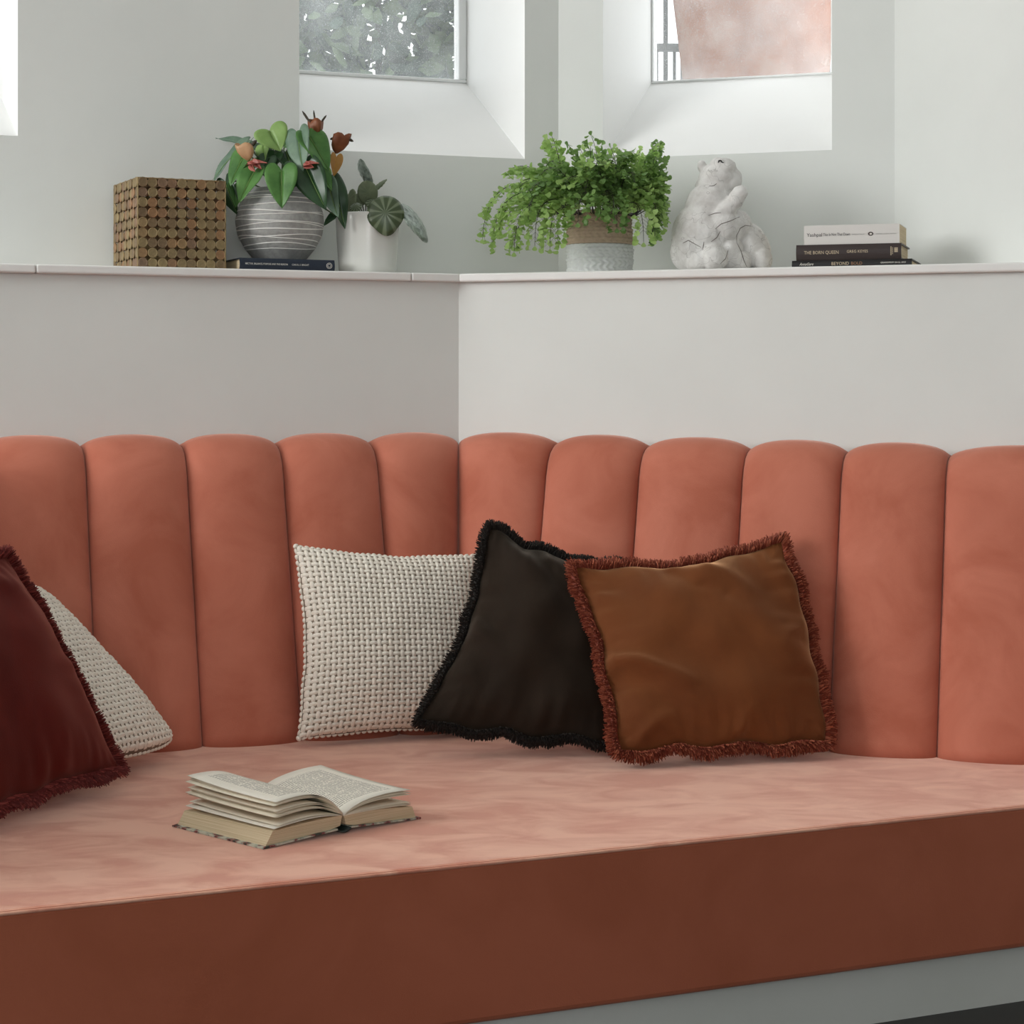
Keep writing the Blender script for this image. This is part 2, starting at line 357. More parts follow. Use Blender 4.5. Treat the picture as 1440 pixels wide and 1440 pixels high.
# ------------------------------------------------------------------ cushions
class Cushion:
    def __init__(s, corners, tf, tb, sag, creases=(), seed=0, wr=.0035, pw=.55, ear=.0, wob=.008, rnd_=.0):
        s.c = [Vector(p) for p in corners]; s.tf = tf; s.tb = tb; s.sag = sag; s.cr = creases; s.seed = seed; s.wr = wr; s.pw = pw
        BL, BR, TR, TL = s.c
        s.n = ((BR-BL)+(TR-TL)).cross((TL-BL)+(TR-BR)).normalized()
        s.cen = (BL+BR+TR+TL)/4; s.ear = ear; s.wob = wob; s.round = rnd_
    def mid(s, x, y):
        b, r, t, l = s.sag
        kx = r if x > 0 else l; ky = t if y > 0 else b
        x2 = x*(1-kx*(1-y*y)**1.3*abs(x)); y2 = y*(1-ky*(1-x*x)**1.3*abs(y))
        if s.round:
            q_ = 1-s.round*(x*x*y*y)**2.5; x2 *= q_; y2 *= q_
        u = (x2+1)/2; v = (y2+1)/2; BL, BR, TR, TL = s.c
        p = BL*((1-u)*(1-v))+BR*(u*(1-v))+TR*(u*v)+TL*((1-u)*v)
        if s.wob:
            ed = max(abs(x), abs(y))**6
            p = p+((p-s.cen).normalized()*noise.noise(Vector((x*3.1+s.seed, y*3.1, 5)))+s.n*noise.noise(Vector((x*2.6, y*2.6+s.seed, 9)))*.8)*s.wob*ed
        if s.ear:   # corners curl a little towards the front
            p = p+s.n*s.ear*(abs(x*y))**3
        return p
    def h(s, x, y, side):
        e = max(0, (1-abs(x)**2.2)*(1-abs(y)**2.2))
        k = e**s.pw
        t = s.tf if side > 0 else s.tb
        d = t*k
        w_ = 0
        if s.wr:
            w_ = s.wr*noise.noise(Vector((x*2.2+s.seed*7, y*2.2, side*3)))*2*min(1, k*2)
            edge = max(abs(x), abs(y))
            if edge > .55:   # gathers running in from the seam
                a = x if abs(y) > abs(x) else y
                w_ += s.wr*1.1*noise.noise(Vector((a*9+s.seed, side*2+s.seed, edge*1.2)))*((edge-.55)/.45)*min(1, (1-edge)*9)
        if side > 0:
            for (x0, y0, x1, y1, wd, am) in s.cr:
                L2 = (x1-x0)**2+(y1-y0)**2; tt = max(0, min(1, ((x-x0)*(x1-x0)+(y-y0)*(y1-y0))/L2))
                bx = 4*tt*(1-tt); cx_ = x0+(x1-x0)*tt; cy_ = y0+(y1-y0)*tt+bx*.04
                dd = ((x-cx_)**2+(y-cy_)**2)/(wd*wd)
                w_ += am*math.exp(-dd)*min(1, k*3)*(1-tt)**.6
        return d+w_
    def p(s, x, y, side):
        return s.mid(x, y)+s.n*(side*s.h(x, y, side))
    def body(s, name, mat, root, n=64):
        mb = MB(); g_ = [math.sin(PI/2*(2*k/n-1)) for k in range(n+1)]; g_[0] = -1; g_[-1] = 1
        idx = {}; V = []; F = []
        for side in (1, -1):
            for j, y in enumerate(g_):
                for i, x in enumerate(g_):
                    ed = i in (0, n) or j in (0, n)
                    if ed and side == -1: idx[(side, i, j)] = idx[(1, i, j)]; continue
                    idx[(side, i, j)] = len(V); V.append(s.mid(x, y) if ed else s.p(x, y, side))
            for j in range(n):
                for i in range(n):
                    q = [idx[(side, i, j)], idx[(side, i+1, j)], idx[(side, i+1, j+1)], idx[(side, i, j+1)]]
                    F.append(tuple(q if side > 0 else q[::-1]))
        mb.add(V, F); return mb.build(name, mat, root, True, root.location)
    def edge(s, n):
        """points round the seam with outward directions"""
        out = []
        for k in range(n):
            a = 4*k/n; sd = int(a); f = 2*(a-sd)-1
            x, y = [(f, -1), (1, f), (-f, 1), (-1, -f)][sd]
            p = s.mid(x, y); q = s.mid(x*.97, y*.97)
            ox, oy = [(0, -1), (1, 0), (0, 1), (-1, 0)][sd]
            nx = x*(abs(x) > .8)*((abs(x)-.8)/.2)**1.2 if abs(x) > .8 else 0; ny = y*((abs(y)-.8)/.2)**1.2 if abs(y) > .8 else 0
            dx = ox+(nx if ox == 0 else 0); dy = oy+(ny if oy == 0 else 0)
            BL, BR, TR, TL = s.c; ex = ((BR-BL)+(TR-TL)).normalized(); ey = ((TL-BL)+(TR-BR)).normalized()
            out.append((p, (ex*dx+ey*dy).normalized()))
        return out
    def fringe(s, mats, root, length=.026, per=900, layers=9, rad=.0011, zmin=None):
        rnd = random.Random(s.seed+5); mb = MB(); E_ = s.edge(per)
        V = []; F = []; MI = []
        ring = [p for p, _ in E_]
        for k, (p, d) in enumerate(E_):
            tan = (E_[(k+1) % per][0]-E_[k-1][0]).normalized()
            wav = 1+.22*noise.noise(Vector((k*26/per, s.seed, 0)))+.12*noise.noise(Vector((k*80/per, s.seed, 3)))
            for q in range(layers):
                ph = (q+.5+rnd.uniform(-.4, .4))/layers*2-1          # fan from back to front
                dr = (d*math.cos(ph*1.25)+s.n*math.sin(ph*1.25)+tan*rnd.uniform(-.28, .28)).normalized()
                L = length*wav*rnd.uniform(.82, 1.08)*(1-.25*abs(ph))
                b0 = p+tan*rnd.uniform(-.0015, .0015)-d*.004; b2 = b0+dr*L
                if zmin is not None and b2.z < zmin: b2.z = zmin+rnd.uniform(0, .003)
                a = dr.cross(tan).normalized(); bb = dr.cross(a)
                o = len(V); r = rad*rnd.uniform(.8, 1.3)
                for m_, (cc, rr) in enumerate(((b0, r), (b0.lerp(b2, .6), r*1.15), (b2, r*.75))):
                    for t_ in range(3):
                        an = 2*PI*t_/3; V.append(cc+rr*(math.cos(an)*a+math.sin(an)*bb))
                mi = rnd.choice((0, 0, 1)); 
                for m_ in range(2):
                    for t_ in range(3):
                        F.append((o+m_*3+t_, o+m_*3+(t_+1) % 3, o+m_*3+3+(t_+1) % 3, o+m_*3+3+t_)); MI.append(mi)
                F.append((o+6, o+7, o+8)); MI.append(mi)
        mb.v = [tuple(v) for v in V]; mb.f = F; mb.m = MI
        # dense core cord under the threads
        o2 = mb.build('fringe', mats, root, False, root.location, 'stuff')
        cb = MB(); cb.tube([p+d*.005 for p, d in E_[::6]]+[E_[0][0]+E_[0][1]*.005], .0075, 8, 0, False)
        cb.build('fringe_cord', mats[0], root, True, root.location)
        return o2
    def weave(s, mat, root, nx=33, ny=34, r=.0021):
        mb = MB(); V = []; F = []
        rnd = random.Random(s.seed)
        for side in (1, -1):
            for j in range(ny):
                for i in range(nx):
                    hor = (i+j) % 2 == 0
                    cx_ = -1+2*(i+.5)/nx; cy_ = -1+2*(j+.5)/ny
                    hl = .76; hw = .37
                    L = 5; Wn = 4
                    o = len(V)
                    for a in range(L):
                        fa = 2*a/(L-1)-1
                        for b in range(Wn):
                            fb = 2*b/(Wn-1)-1
                            along = fa*hl*2; across = fb*hw*2*(1-.25*fa*fa)
                            dx, dy = (along, across) if hor else (across, along)
                            x = max(-1, min(1, cx_+dx/nx)); y = max(-1, min(1, cy_+dy/ny))
                            p = s.p(x, y, side)
                            lift = r*(1.55*(1-abs(fb)**2.2)**.6*(1-.72*fa*fa)+.25)-(r*.9 if a in (0, L-1) else 0)
                            V.append(p+s.n*side*lift+s.n*0)
                    for a in range(L-1):
                        for b in range(Wn-1):
                            q = (o+a*Wn+b, o+(a+1)*Wn+b, o+(a+1)*Wn+b+1, o+a*Wn+b+1)
                            F.append(q if (hor == (side > 0)) else q[::-1])
        # whipped yarns round the seam so that the silhouette stays knobbly
        n = 4*nx
        E_ = s.edge(n)
        for k, (p, d) in enumerate(E_):
            tan = (E_[(k+1) % n][0]-E_[k-1][0]).normalized(); o = len(V)
            for a in range(6):
                for b in range(6):
                    th = 2*PI*a/6; ph = PI*(b+.5)/6
                    V.append(p-d*.001+.0055*(math.sin(ph)*(math.cos(th)*d+math.sin(th)*s.n))+.0062*math.cos(ph)*tan)
            for a in range(6):
                for b in range(5):
                    F.append((o+a*6+b, o+((a+1) % 6)*6+b, o+((a+1) % 6)*6+b+1, o+a*6+b+1))
        mb.v = [tuple(v) for v in V]; mb.f = F; mb.m = [0]*len(F)
        return mb.build('woven_yarn', mat, root, True, root.location, 'stuff')

def base_of(cs):
    c = (Vector(cs[0])+Vector(cs[1]))/2; return (c.x, c.y, SEAT_Z)
M['rust_velvet'] = velvet('caramel_velvet', srgb(100,54,26), srgb(116,66,33), 4, 1.0, (1,.60,.32,1))
M['rust_fringe'] = plain('rust_fringe', srgb(128,56,36), .7); M['rust_fringe2'] = plain('light_rust_fringe', srgb(176,100,72), .7)
M['brown_velvet'] = velvet('dark_brown_velvet', srgb(36,27,19), srgb(44,33,24), 4, .25, (.8,.72,.6,1))
M['brown_fringe'] = plain('black_brown_fringe', srgb(30,24,19), .75); M['brown_fringe2'] = plain('brown_black_fringe', srgb(44,35,28), .75)
M['red_velvet'] = velvet('oxblood_velvet', srgb(76,15,9), srgb(92,20,12), 4, .35, (1,.4,.3,1))
M['red_fringe'] = plain('oxblood_fringe', srgb(104,28,22), .7); M['red_fringe2'] = plain('light_oxblood_fringe', srgb(140,56,48), .7)
M['yarn'] = mottled('cream_yarn', srgb(230,222,208), srgb(242,236,224), 60, .85, .4, 500, .001)
M['ground_cloth'] = mottled('taupe_ground_cloth', srgb(120,108,92), srgb(136,122,104), 40, .9)

def at_(x, y, Y): return at(x, y, Y)
# woven cushion in the corner
cs = [wl(.478, .372, .368), wl(.06, .375, .366), wl(.05, .262, .722), wl(.452, .250, .752)]
cw = Cushion(cs, .070, .030, (.04, .06, .07, .085), seed=1, wr=.002, pw=.46, wob=.003)
r = thing('woven_cushion', 'cream basket-weave square cushion standing between backrest and dark brown cushion', 'cushion', base_of(cs))
cw.body('cover', M['ground_cloth'], r, 48); cw.weave(M['yarn'], r)
# woven cushion behind the red one
cs = [(-.825, 3.475, .385), (-.655, 3.930, .380), (-.948, 3.935, .698), (-1.085, 3.52, .698)]
cw2 = Cushion(cs, .056, .03, (.04, .05, .05, .05), seed=2, wr=.002, pw=.34, wob=.003, rnd_=.075)
r = thing('woven_cushion', 'cream basket-weave cushion tilted behind the dark red fringed cushion', 'cushion', base_of(cs))
cw2.body('cover', M['ground_cloth'], r, 48); cw2.weave(M['yarn'], r)
# dark brown
cs = [at(588, 1015, 3.925), at(868, 1042, 3.965), at(885, 800, 4.15), at(688, 742, 4.13)]
cb_ = Cushion(cs, .060, .035, (-.02, .04, .11, .17), [(-.9, -.05, -.35, -.4, .09, .016), (-.6, .8, .1, .4, .12, .013), (-.1, .85, .25, .5, .08, .012), (-.95, -.5, -.5, -.65, .09, .010)], 3, .008, wob=.012)
r = thing('velvet_cushion', 'dark brown velvet cushion with black-brown brush fringe, slumped between two cushions', 'cushion', base_of(cs))
cb_.body('cover', M['brown_velvet'], r, 72); cb_.fringe([M['brown_fringe'], M['brown_fringe2']], r, .025, zmin=SEAT_Z+.001)
# caramel
cs = [at(872, 1058, 3.83), at(1163, 1044, 3.925), at(1099, 762, 4.09), at(808, 798, 4.02)]
cr_ = Cushion(cs, .070, .035, (.02, -.05, .14, .06), [(-.95, -.10, -.22, -.46, .075, .022), (-.97, -.30, -.55, -.46, .10, -.012), (-.12, .95, .25, .45, .09, .016), (.15, .85, .6, .4, .1, .014), (.1, .6, .45, .25, .07, -.008),
              (-.85, -.95, -.45, -.7, .07, .014), (.15, -.92, .3, -.68, .05, .010), (.95, .1, .65, -.15, .07, .010), (-.9, .6, -.5, .3, .1, .008)], 4, .008, wob=.012)
r = thing('velvet_cushion', 'caramel brown velvet cushion with rust red brush fringe leaning on the backrest', 'cushion', base_of(cs))
cr_.body('cover', M['rust_velvet'], r, 88); cr_.fringe([M['rust_fringe'], M['rust_fringe2']], r, .028, zmin=SEAT_Z+.001)
# oxblood
cs = [(-.88, 3.20, .388), (-.712, 3.60, .395), (-.915, 3.60, .778), (-1.085, 3.22, .778)]
cx_r = Cushion(cs, .062, .020, (.04, -.02, .06, .05), [(.5, .75, .8, .55, .1, .006), (.2, -.9, .3, -.6, .06, .006)], 6, .005)
r = thing('velvet_cushion', 'dark oxblood red velvet cushion with red brush fringe, propped against a cream woven cushion', 'cushion', base_of(cs))
cx_r.body('cover', M['red_velvet'], r, 72); cx_r.fringe([M['red_fringe'], M['red_fringe2']], r, .027, zmin=SEAT_Z+.001)
# ------------------------------------------------------------------ open book on the seat
M['paper'] = mottled('book_paper', srgb(226,216,194), srgb(234,226,206), 30, .8)
def page_print():
    t = NT('printed_page'); uv = t.new('ShaderNodeUVMap').outputs[0]
    sep = t.new('ShaderNodeSeparateXYZ'); t.link(uv, sep.inputs[0])
    def math_(op, a, b=None, c=None):
        n = t.new('ShaderNodeMath', operation=op)
        for i, q in enumerate((a, b, c)):
            if q is None: continue
            if isinstance(q, (int, float)): n.inputs[i].default_value = q
            else: t.link(q, n.inputs[i])
        return n.outputs[0]
    u, v = sep.outputs[0], sep.outputs[1]
    row = math_('MULTIPLY', v, 38.0); fr = math_('FRACT', row); ln = math_('LESS_THAN', fr, .48)
    fl = math_('FLOOR', row)
    comb = t.new('ShaderNodeCombineXYZ'); t.link(math_('MULTIPLY', u, 55.0), comb.inputs[0]); t.link(math_('MULTIPLY', fl, 7.3), comb.inputs[1])
    nz = t.noise(1.0, 2, .7, comb.outputs[0]); ink = math_('GREATER_THAN', nz.outputs[0], .44)
    m1 = math_('MULTIPLY', math_('GREATER_THAN', u, .12), math_('LESS_THAN', u, .88))
    m2 = math_('MULTIPLY', math_('GREATER_THAN', v, .10), math_('LESS_THAN', v, .90))
    f = math_('MULTIPLY', math_('MULTIPLY', ln, ink), math_('MULTIPLY', m1, m2)); f = math_('MULTIPLY', f, .62)
    mix = t.new('ShaderNodeMix', data_type='RGBA'); t.link(f, mix.inputs['Factor'])
    mix.inputs['A'].default_value = srgb(232,226,212); mix.inputs['B'].default_value = srgb(70,66,60)
    t.link(mix.outputs['Result'], t.b.inputs['Base Color']); t.set(Roughness=.8); return t.m
M['page'] = page_print()
def edge_mat():
    t = NT('page_edges'); co = t.coords('Object'); mp = t.mapping(co, (4, 4, 1400)); n = t.noise(1, 3, .7, mp)
    r = t.ramp(n.outputs[0], [(.3, srgb(176,156,122)), (.7, srgb(220,204,172))]); t.link(r.outputs[0], t.b.inputs['Base Color']); t.set(Roughness=.85); return t.m
M['page_edge'] = edge_mat()
def cover_mat():
    t = NT('floral_book_cover'); co = t.coords('Object'); n = t.noise(45, 3, .6, co)
    r = t.ramp(n.outputs[0], [(.42, srgb(196,196,178)), (.5, srgb(150,160,146)), (.56, srgb(132,50,54)), (.62, srgb(40,56,50))])
    t.link(r.outputs[0], t.b.inputs['Base Color']); t.set(Roughness=.45); return t.m
M['cover'] = cover_mat(); M['cover_dark'] = plain('dark_green_binding', srgb(28,40,36), .5)
Bk = Vector((-.394, 3.15)); e1 = Vector((-.7195, .6944)); e2 = Vector((.7260, .6877))
BH = .239; BWD = .330; SP = BWD/2
book = thing('open_book', 'hardback book lying open on the seat with fanned pages', 'book', ((Bk+e2*SP+e1*BH/2).x, (Bk+e2*SP+e1*BH/2).y, SEAT_Z))
def bp(a, w_, z): p = Bk+e1*a+e2*w_; return (p.x-book.location.x, p.y-book.location.y, z)
def sheet(name, curve, a0, a1, mat, thick=None, dz=0.0, uvs=None, n=8, parent=book):
    """a page: curve in (w, z) swept along the spine direction; dz lifts its far end"""
    mb = MB(); m = len(curve); V = []
    for k in range(n+1):
        f = k/n; a = a0+(a1-a0)*f
        for i, (w_, z) in enumerate(curve): V.append(bp(a, w_, z+dz*f*f*(i/(m-1))))
    F = [(k*m+i, k*m+i+1, (k+1)*m+i+1, (k+1)*m+i) for k in range(n) for i in range(m-1)]
    mb.add(V, F); o = mb.build(name, mat, parent, True)
    uvl = o.data.uv_layers.new(name='UVMap')
    for lp in o.data.loops:
        k, i = divmod(lp.vertex_index, m); f = i/(m-1); uvl.data[lp.index].uv = (f, k/n)
    md = o.modifiers.new('thickness', 'SOLIDIFY'); md.thickness = thick or .0004; md.offset = 0
    return o
def bez(p0, p1, p2, p3, n=14):
    out = []
    for k in range(n+1):
        t = k/n; q = 1-t
        out.append(tuple(q**3*a+3*q*q*t*b+3*q*t*t*c+t**3*d for a, b, c, d in zip(p0, p1, p2, p3)))
    return out
# boards and spine
mb = MB()
for w0, w1 in ((0, SP-.014), (SP+.014, BWD)):
    q = [bp(0, w0, .0005), bp(0, w1, .0005 if w0 else .006), bp(BH, w1, .0005 if w0 else .006), bp(BH, w0, .0005 if not w0 else .006)]
    q = [bp(0, w0, .0005 if not w0 else .008), bp(0, w1, .0005 if w0 else .008), bp(BH, w1, .0005 if w0 else .008), bp(BH, w0, .0005 if not w0 else .008)]
    V = q+[(x, y, z+.0028) for x, y, z in q]
    mb.add(V, [(0,3,2,1),(4,5,6,7),(0,1,5,4),(1,2,6,5),(2,3,7,6),(3,0,4,7)])
cv = mb.build('cover', [M['cover']], book)
sheet('spine', bez((SP-.014, .009), (SP-.008, .001), (SP+.008, .001), (SP+.014, .009)), 0, BH, M['cover_dark'], .002, parent=book)
# page blocks
def block(prof_):
    mb = MB(); m = len(prof_); n = 6
    V = [bp(.004+(BH-.008)*k/n, w_, z) for k in range(n+1) for w_, z in prof_]
    F = [(k*m+i, k*m+(i+1) % m, (k+1)*m+(i+1) % m, (k+1)*m+i) for k in range(n) for i in range(m)]
    F += [tuple(range(m)), tuple(range((n+1)*m-1, n*m-1, -1))]
    mb.add(V, F); mb.build('page_block', M['page_edge'], book)
block([(.008, .0038), (.14, .0105), (SP-.006, .014), (SP-.002, .030)]+[(w_, z) for w_, z in bez((SP-.004, .031), (.12, .031), (.08, .029), (.022, .025), 8)][0:])
block([(BWD-.008, .0038), (.19, .0105), (SP+.006, .014), (SP+.002, .029)]+[(w_, z) for w_, z in bez((SP+.004, .029), (.20, .032), (.25, .029), (BWD-.016, .023), 8)])
# loose left pages
for k, (z1, dz) in enumerate(((.0285, .004), (.0325, .006), (.0455, .006), (.0472, .008), (.0525, .006), (.0555, .007), (.0650, .008), (.0672, .010), (.0705, .012))):
    c = bez((SP-.001, .030+.0004*k), (SP-.035, .036+(z1-.03)*.95), (.10, z1+.010), (.024+.004*((k*5) % 3), z1))
    sheet('page', c, .003, BH-.003, M['page'] if k in (0, 8) else M['paper'], None, dz)
for k, (z1, dz) in enumerate(((.027, .002), (.0285, .004), (.031, .003), (.044, .004), (.0475, .004), (.052, .012))):
    c = bez((SP+.001, .029+.0003*k), (SP+.03, .030+(z1-.027)*.9), (.25, z1+.004), (BWD-.020, z1))
    sheet('page', c, .003, BH-.003, M['page'] if k == 5 else M['paper'], None, dz)

# ------------------------------------------------------------------ cube of metal discs
def disc_mat():
    t = NT('aged_brass_disc'); info = t.new('ShaderNodeObjectInfo')
    r = t.ramp(info.outputs['Random'], [(0, srgb(146,122,94)), (.35, srgb(166,144,106)), (.6, srgb(176,154,112)), (.8, srgb(182,140,102)), (1, srgb(152,126,104))])
    co = t.coords(); n = t.noise(160, 3, .6, co)
    mx = t.new('ShaderNodeMix', data_type='RGBA', blend_type='MULTIPLY'); mx.inputs['Factor'].default_value = .45
    t.link(r.outputs[0], mx.inputs['A']); t.link(n.outputs[0], mx.inputs['B']); t.link(mx.outputs['Result'], t.b.inputs['Base Color'])
    t.set(Metallic=.6, Roughness=.45); t.bump(n.outputs[0], .3, .0006); return t.m
M['disc'] = disc_mat()
cs_ = .199; ND = 9; pit = cs_/ND
cc = wl(.640, -.146); CUBE_RZ = RZ_L+math.radians(5)
cube = thing('disc_cube', 'openwork cube of aged brass discs on the ledge', 'ornament', (cc.x, cc.y, LEDGE_T), CUBE_RZ)
dm = MB().lathe([(pit*.43, -.0016), (pit*.516, -.0008), (pit*.516, .0008), (pit*.44, .0016), (pit*.36, .0011)], 14)
first = None; rest = MB(); cnt = 0
h = cs_/2
for face in range(4):                                # front, left, back, right
    a = [0, -PI/2, PI, PI/2][face]
    for j in range(ND):
        for i in range(ND):
            x = -h+pit*(i+.5); z = pit*(j+.5)+.001
            R_ = Matrix.Rotation(a, 4, 'Z') @ Matrix.Translation((x, -h+(.0008 if (i+j) % 2 else -.0008), z)) @ Matrix.Rotation(PI/2, 4, 'X')
            cnt += 1
            if cnt <= 300:
                if first is None: first = dm.build('disc', M['disc'], cube); o = first
                else: o = first.copy(); COL.objects.link(o); o.parent = cube
                o.matrix_local = R_ @ Matrix.Rotation(random.uniform(0, 6), 4, 'Z')
            else:
                rest.add([R_ @ Vector(v) for v in dm.v], dm.f)
for j in range(ND):
    for i in range(ND): rest.add([Matrix.Translation((-h+pit*(i+.5), -h+pit*(j+.5), cs_-.0005)) @ Vector(v) for v in dm.v], dm.f)
rest.build('disc_remainder', M['disc'], cube, kind='stuff')
rim = MB()
for q in range(4):
    Rz = Matrix.Rotation(q*PI/2, 4, 'Z')
    for zz in (.002, cs_-.001): rim.tube([Rz @ Vector((-h, -h, zz)), Rz @ Vector((h, -h, zz))], .0016, 6)
    rim.tube([Rz @ Vector((-h, -h, .002)), Rz @ Vector((-h, -h, cs_))], .0016, 6)
rim.build('wire_rim', M['disc'], cube)

# ------------------------------------------------------------------ books on the ledge
M['pages_side'] = M['page_edge']
def closed_book(name, label, loc, rz, L, D, T, cov, hard=True, back=0):
    """spine faces -y, length L along x, depth D along y"""
    root = thing(name, label, 'book', loc, rz)
    t = .0028 if hard else .0008; in_ = .004 if hard else .0005
    mb = MB()
    mb.box((0, D/2, t/2), (L, D, t)); mb.box((0, D/2, T-t/2), (L, D, t))
    n = 8; V = []
    for k in range(n+1):
        f = k/n; bul = -.004*math.sin(PI*f) if hard else -.0008*math.sin(PI*f)
        for x in (-L/2, L/2):
            V.append((x, bul, T*f)); V.append((x, bul+t+.001, t+(T-2*t)*f))
    F = []
    for k in range(n):
        a = k*4; b = a+4
        F += [(a, a+2, b+2, b), (a+1, b+1, b+3, a+3), (a, b, b+1, a+1), (a+2, a+3, b+3, b+2)]
    mb.add(V, F)
    mb.build('cover', cov, root)
    pb = MB().box((0, (D-in_)/2+.002, T/2), (L-2*in_, D-in_-.003, T-2*t-.0002)); pb.build('page_block', M['pages_side'], root)
    return root
SPN = Matrix.Rotation(PI/2, 4, 'X')      # text plane facing -y
def spine_text(root, body, x, z, size, mat, width=None, y=-.0046, shear=0.0):
    return text_part('spine_lettering', body, mat, size, Matrix.Translation((x, y, z)) @ SPN, root, 'LEFT', width, .0001, shear)
M['white_print'] = plain('white_print', srgb(225,220,210), .6); M['black_print'] = plain('black_print', srgb(28,26,25), .6); M['grey_print'] = plain('grey_print', srgb(150,146,142), .6)
M['copper_print'] = plain('copper_print', srgb(150,112,80), .5); M['tan_print'] = plain('tan_print', srgb(196,178,150), .6)
M['bk_white'] = plain('white_paperback', srgb(214,209,204), .5); M['bk_brown'] = plain('dark_brown_jacket', srgb(50,38,36), .4); M['bk_black'] = plain('black_jacket', srgb(22,21,22), .4); M['bk_navy'] = plain('navy_jacket', srgb(28,38,54), .45)
# stack beside the far facet
r2 = RZ_R+math.radians(1)
p = wr(.889, -.080); L3 = .262
b3 = closed_book('book', 'slim black book at the bottom of the stack of three', (p.x, p.y, LEDGE_T), r2, L3, .19, .0195, M['bk_black'])
spine_text(b3, 'AnnaGare', -L3/2+.017, .0110, .0088, M['white_print'], .031, shear=.35)
spine_text(b3, 'BEYOND', -L3/2+.088, .0110, .0100, M['tan_print'], .038); spine_text(b3, 'BOLD', -L3/2+.131, .0110, .0100, M['copper_print'], .024)
spine_text(b3, 'GRANDMUM 20-CL 2023', -L3/2+.195, .0115, .0050, M['white_print'], .054)
p = wr(.882, -.082); L2 = .230
b2 = closed_book('book', 'thick dark brown hardback in the middle of the stack of three', (p.x, p.y, LEDGE_T+.0197), r2, L2, .165, .0345, M['bk_brown'])
spine_text(b2, 'THE BORN QUEEN', -L2/2+.018, .0165, .0105, M['tan_print'], .076); spine_text(b2, 'GREG KEYES', -L2/2+.112, .0175, .0085, M['tan_print'], .046)
em = MB()
for i in range(5): em.box((.008, 0, .004+i*.0052), (.009, .0004, .0034))
em = MB()
for k in range(7): em.box((L2/2-.022+0*k, -.0046, .009+.0028*k), (.0022, .0004, .0019))
for k in range(6): em.box((L2/2-.0185, -.0046, .011+.0026*k), (.0014, .0004, .0016))
for k in range(4): em.box((L2/2-.011, -.0046, .0155+.0026*k), (.0075, .0004, .0019))
em.build('publisher_mark', M['tan_print'], b2)
p = wr(.888, -.086); L1 = .209
b1 = closed_book('book', 'white paperback on top of the stack of three', (p.x, p.y, LEDGE_T+.0544), r2, L1, .135, .0425, M['bk_white'], False)
spine_text(b1, 'Yashpal', -L1/2+.006, .0215, .0110, M['black_print'], .034, -.0012); spine_text(b1, 'This Is Not That Dawn', -L1/2+.0425, .0215, .0092, M['black_print'], .0590, -.0012)
spine_text(b1, 'INTRODUCTION BY', -L1/2+.106, .0208, .0035, M['grey_print'], .027, -.0012); spine_text(b1, 'MODERN CLASSICS EDITION', -L1/2+.158, .0208, .0032, M['grey_print'], .044, -.0012)
ov = MB(); n = 24
ov.add([(-L1/2+.1465+.0060*math.cos(2*PI*k/n), -.0012, .0215+.0044*math.sin(2*PI*k/n)) for k in range(n)], [tuple(range(n))]); ov.build('oval_badge', plain('badge_brown', srgb(70,58,54), .6), b1)
ov = MB(); ov.add([(-L1/2+.1468+.0028*math.cos(2*PI*k/n), -.0016, .0213+.0019*math.sin(2*PI*k/n)) for k in range(n)], [tuple(range(n))]); ov.build('badge_centre', M['white_print'], b1)
# navy book under the striped planter
p = wl(.396, -.032); L4 = .2215
b4 = closed_book('book', 'navy blue hardback lying under the striped grey planter', (p.x, p.y, LEDGE_T), RZ_L+math.radians(3), L4, .165, .0275, M['bk_navy'])
spine_text(b4, 'HECTOR, BALANCE, PURPOSE AND THE REASON', -L4/2+.012, .0145, .0058, M['white_print'], .098); spine_text(b4, 'CAROL S. BRIGHT', -L4/2+.120, .0145, .0058, M['white_print'], .040)
rg = MB()
for rr in (.0062, .0036):
    rg.tube([(L4/2-.0135+rr*1.05*math.cos(2*PI*k/20), -.0046, .0145+rr*math.sin(2*PI*k/20)) for k in range(21)], .0005, 5)
rg.build('round_mark', M['white_print'], b4)

# ------------------------------------------------------------------ leaves
HEART = [(0, .0), (.06, -.10), (.17, -.185), (.30, -.19), (.41, -.11), (.475, .04), (.48, .20), (.44, .38), (.35, .58), (.23, .76), (.11, .91), (.035, .985), (0, 1.03)]
def catmull(P, n=3):
    out = []
    for i in range(len(P)-1):
        p0 = P[max(i-1, 0)]; p1 = P[i]; p2 = P[i+1]; p3 = P[min(i+2, len(P)-1)]
        for k in range(n):
            t = k/n
            out.append(tuple(.5*(2*b+(c-a)*t+(2*a-5*b+4*c-d)*t*t+(3*b-a-3*c+d)*t**3) for a, b, c, d in zip(p0, p1, p2, p3)))
    out.append(P[-1]); return out
HO = catmull(HEART, 2)
ROUND = catmull([(0, -.30), (.2, -.33), (.42, -.22), (.53, .02), (.52, .25), (.42, .46), (.25, .60), (.10, .68), (.03, .76), (0, .80)], 2)
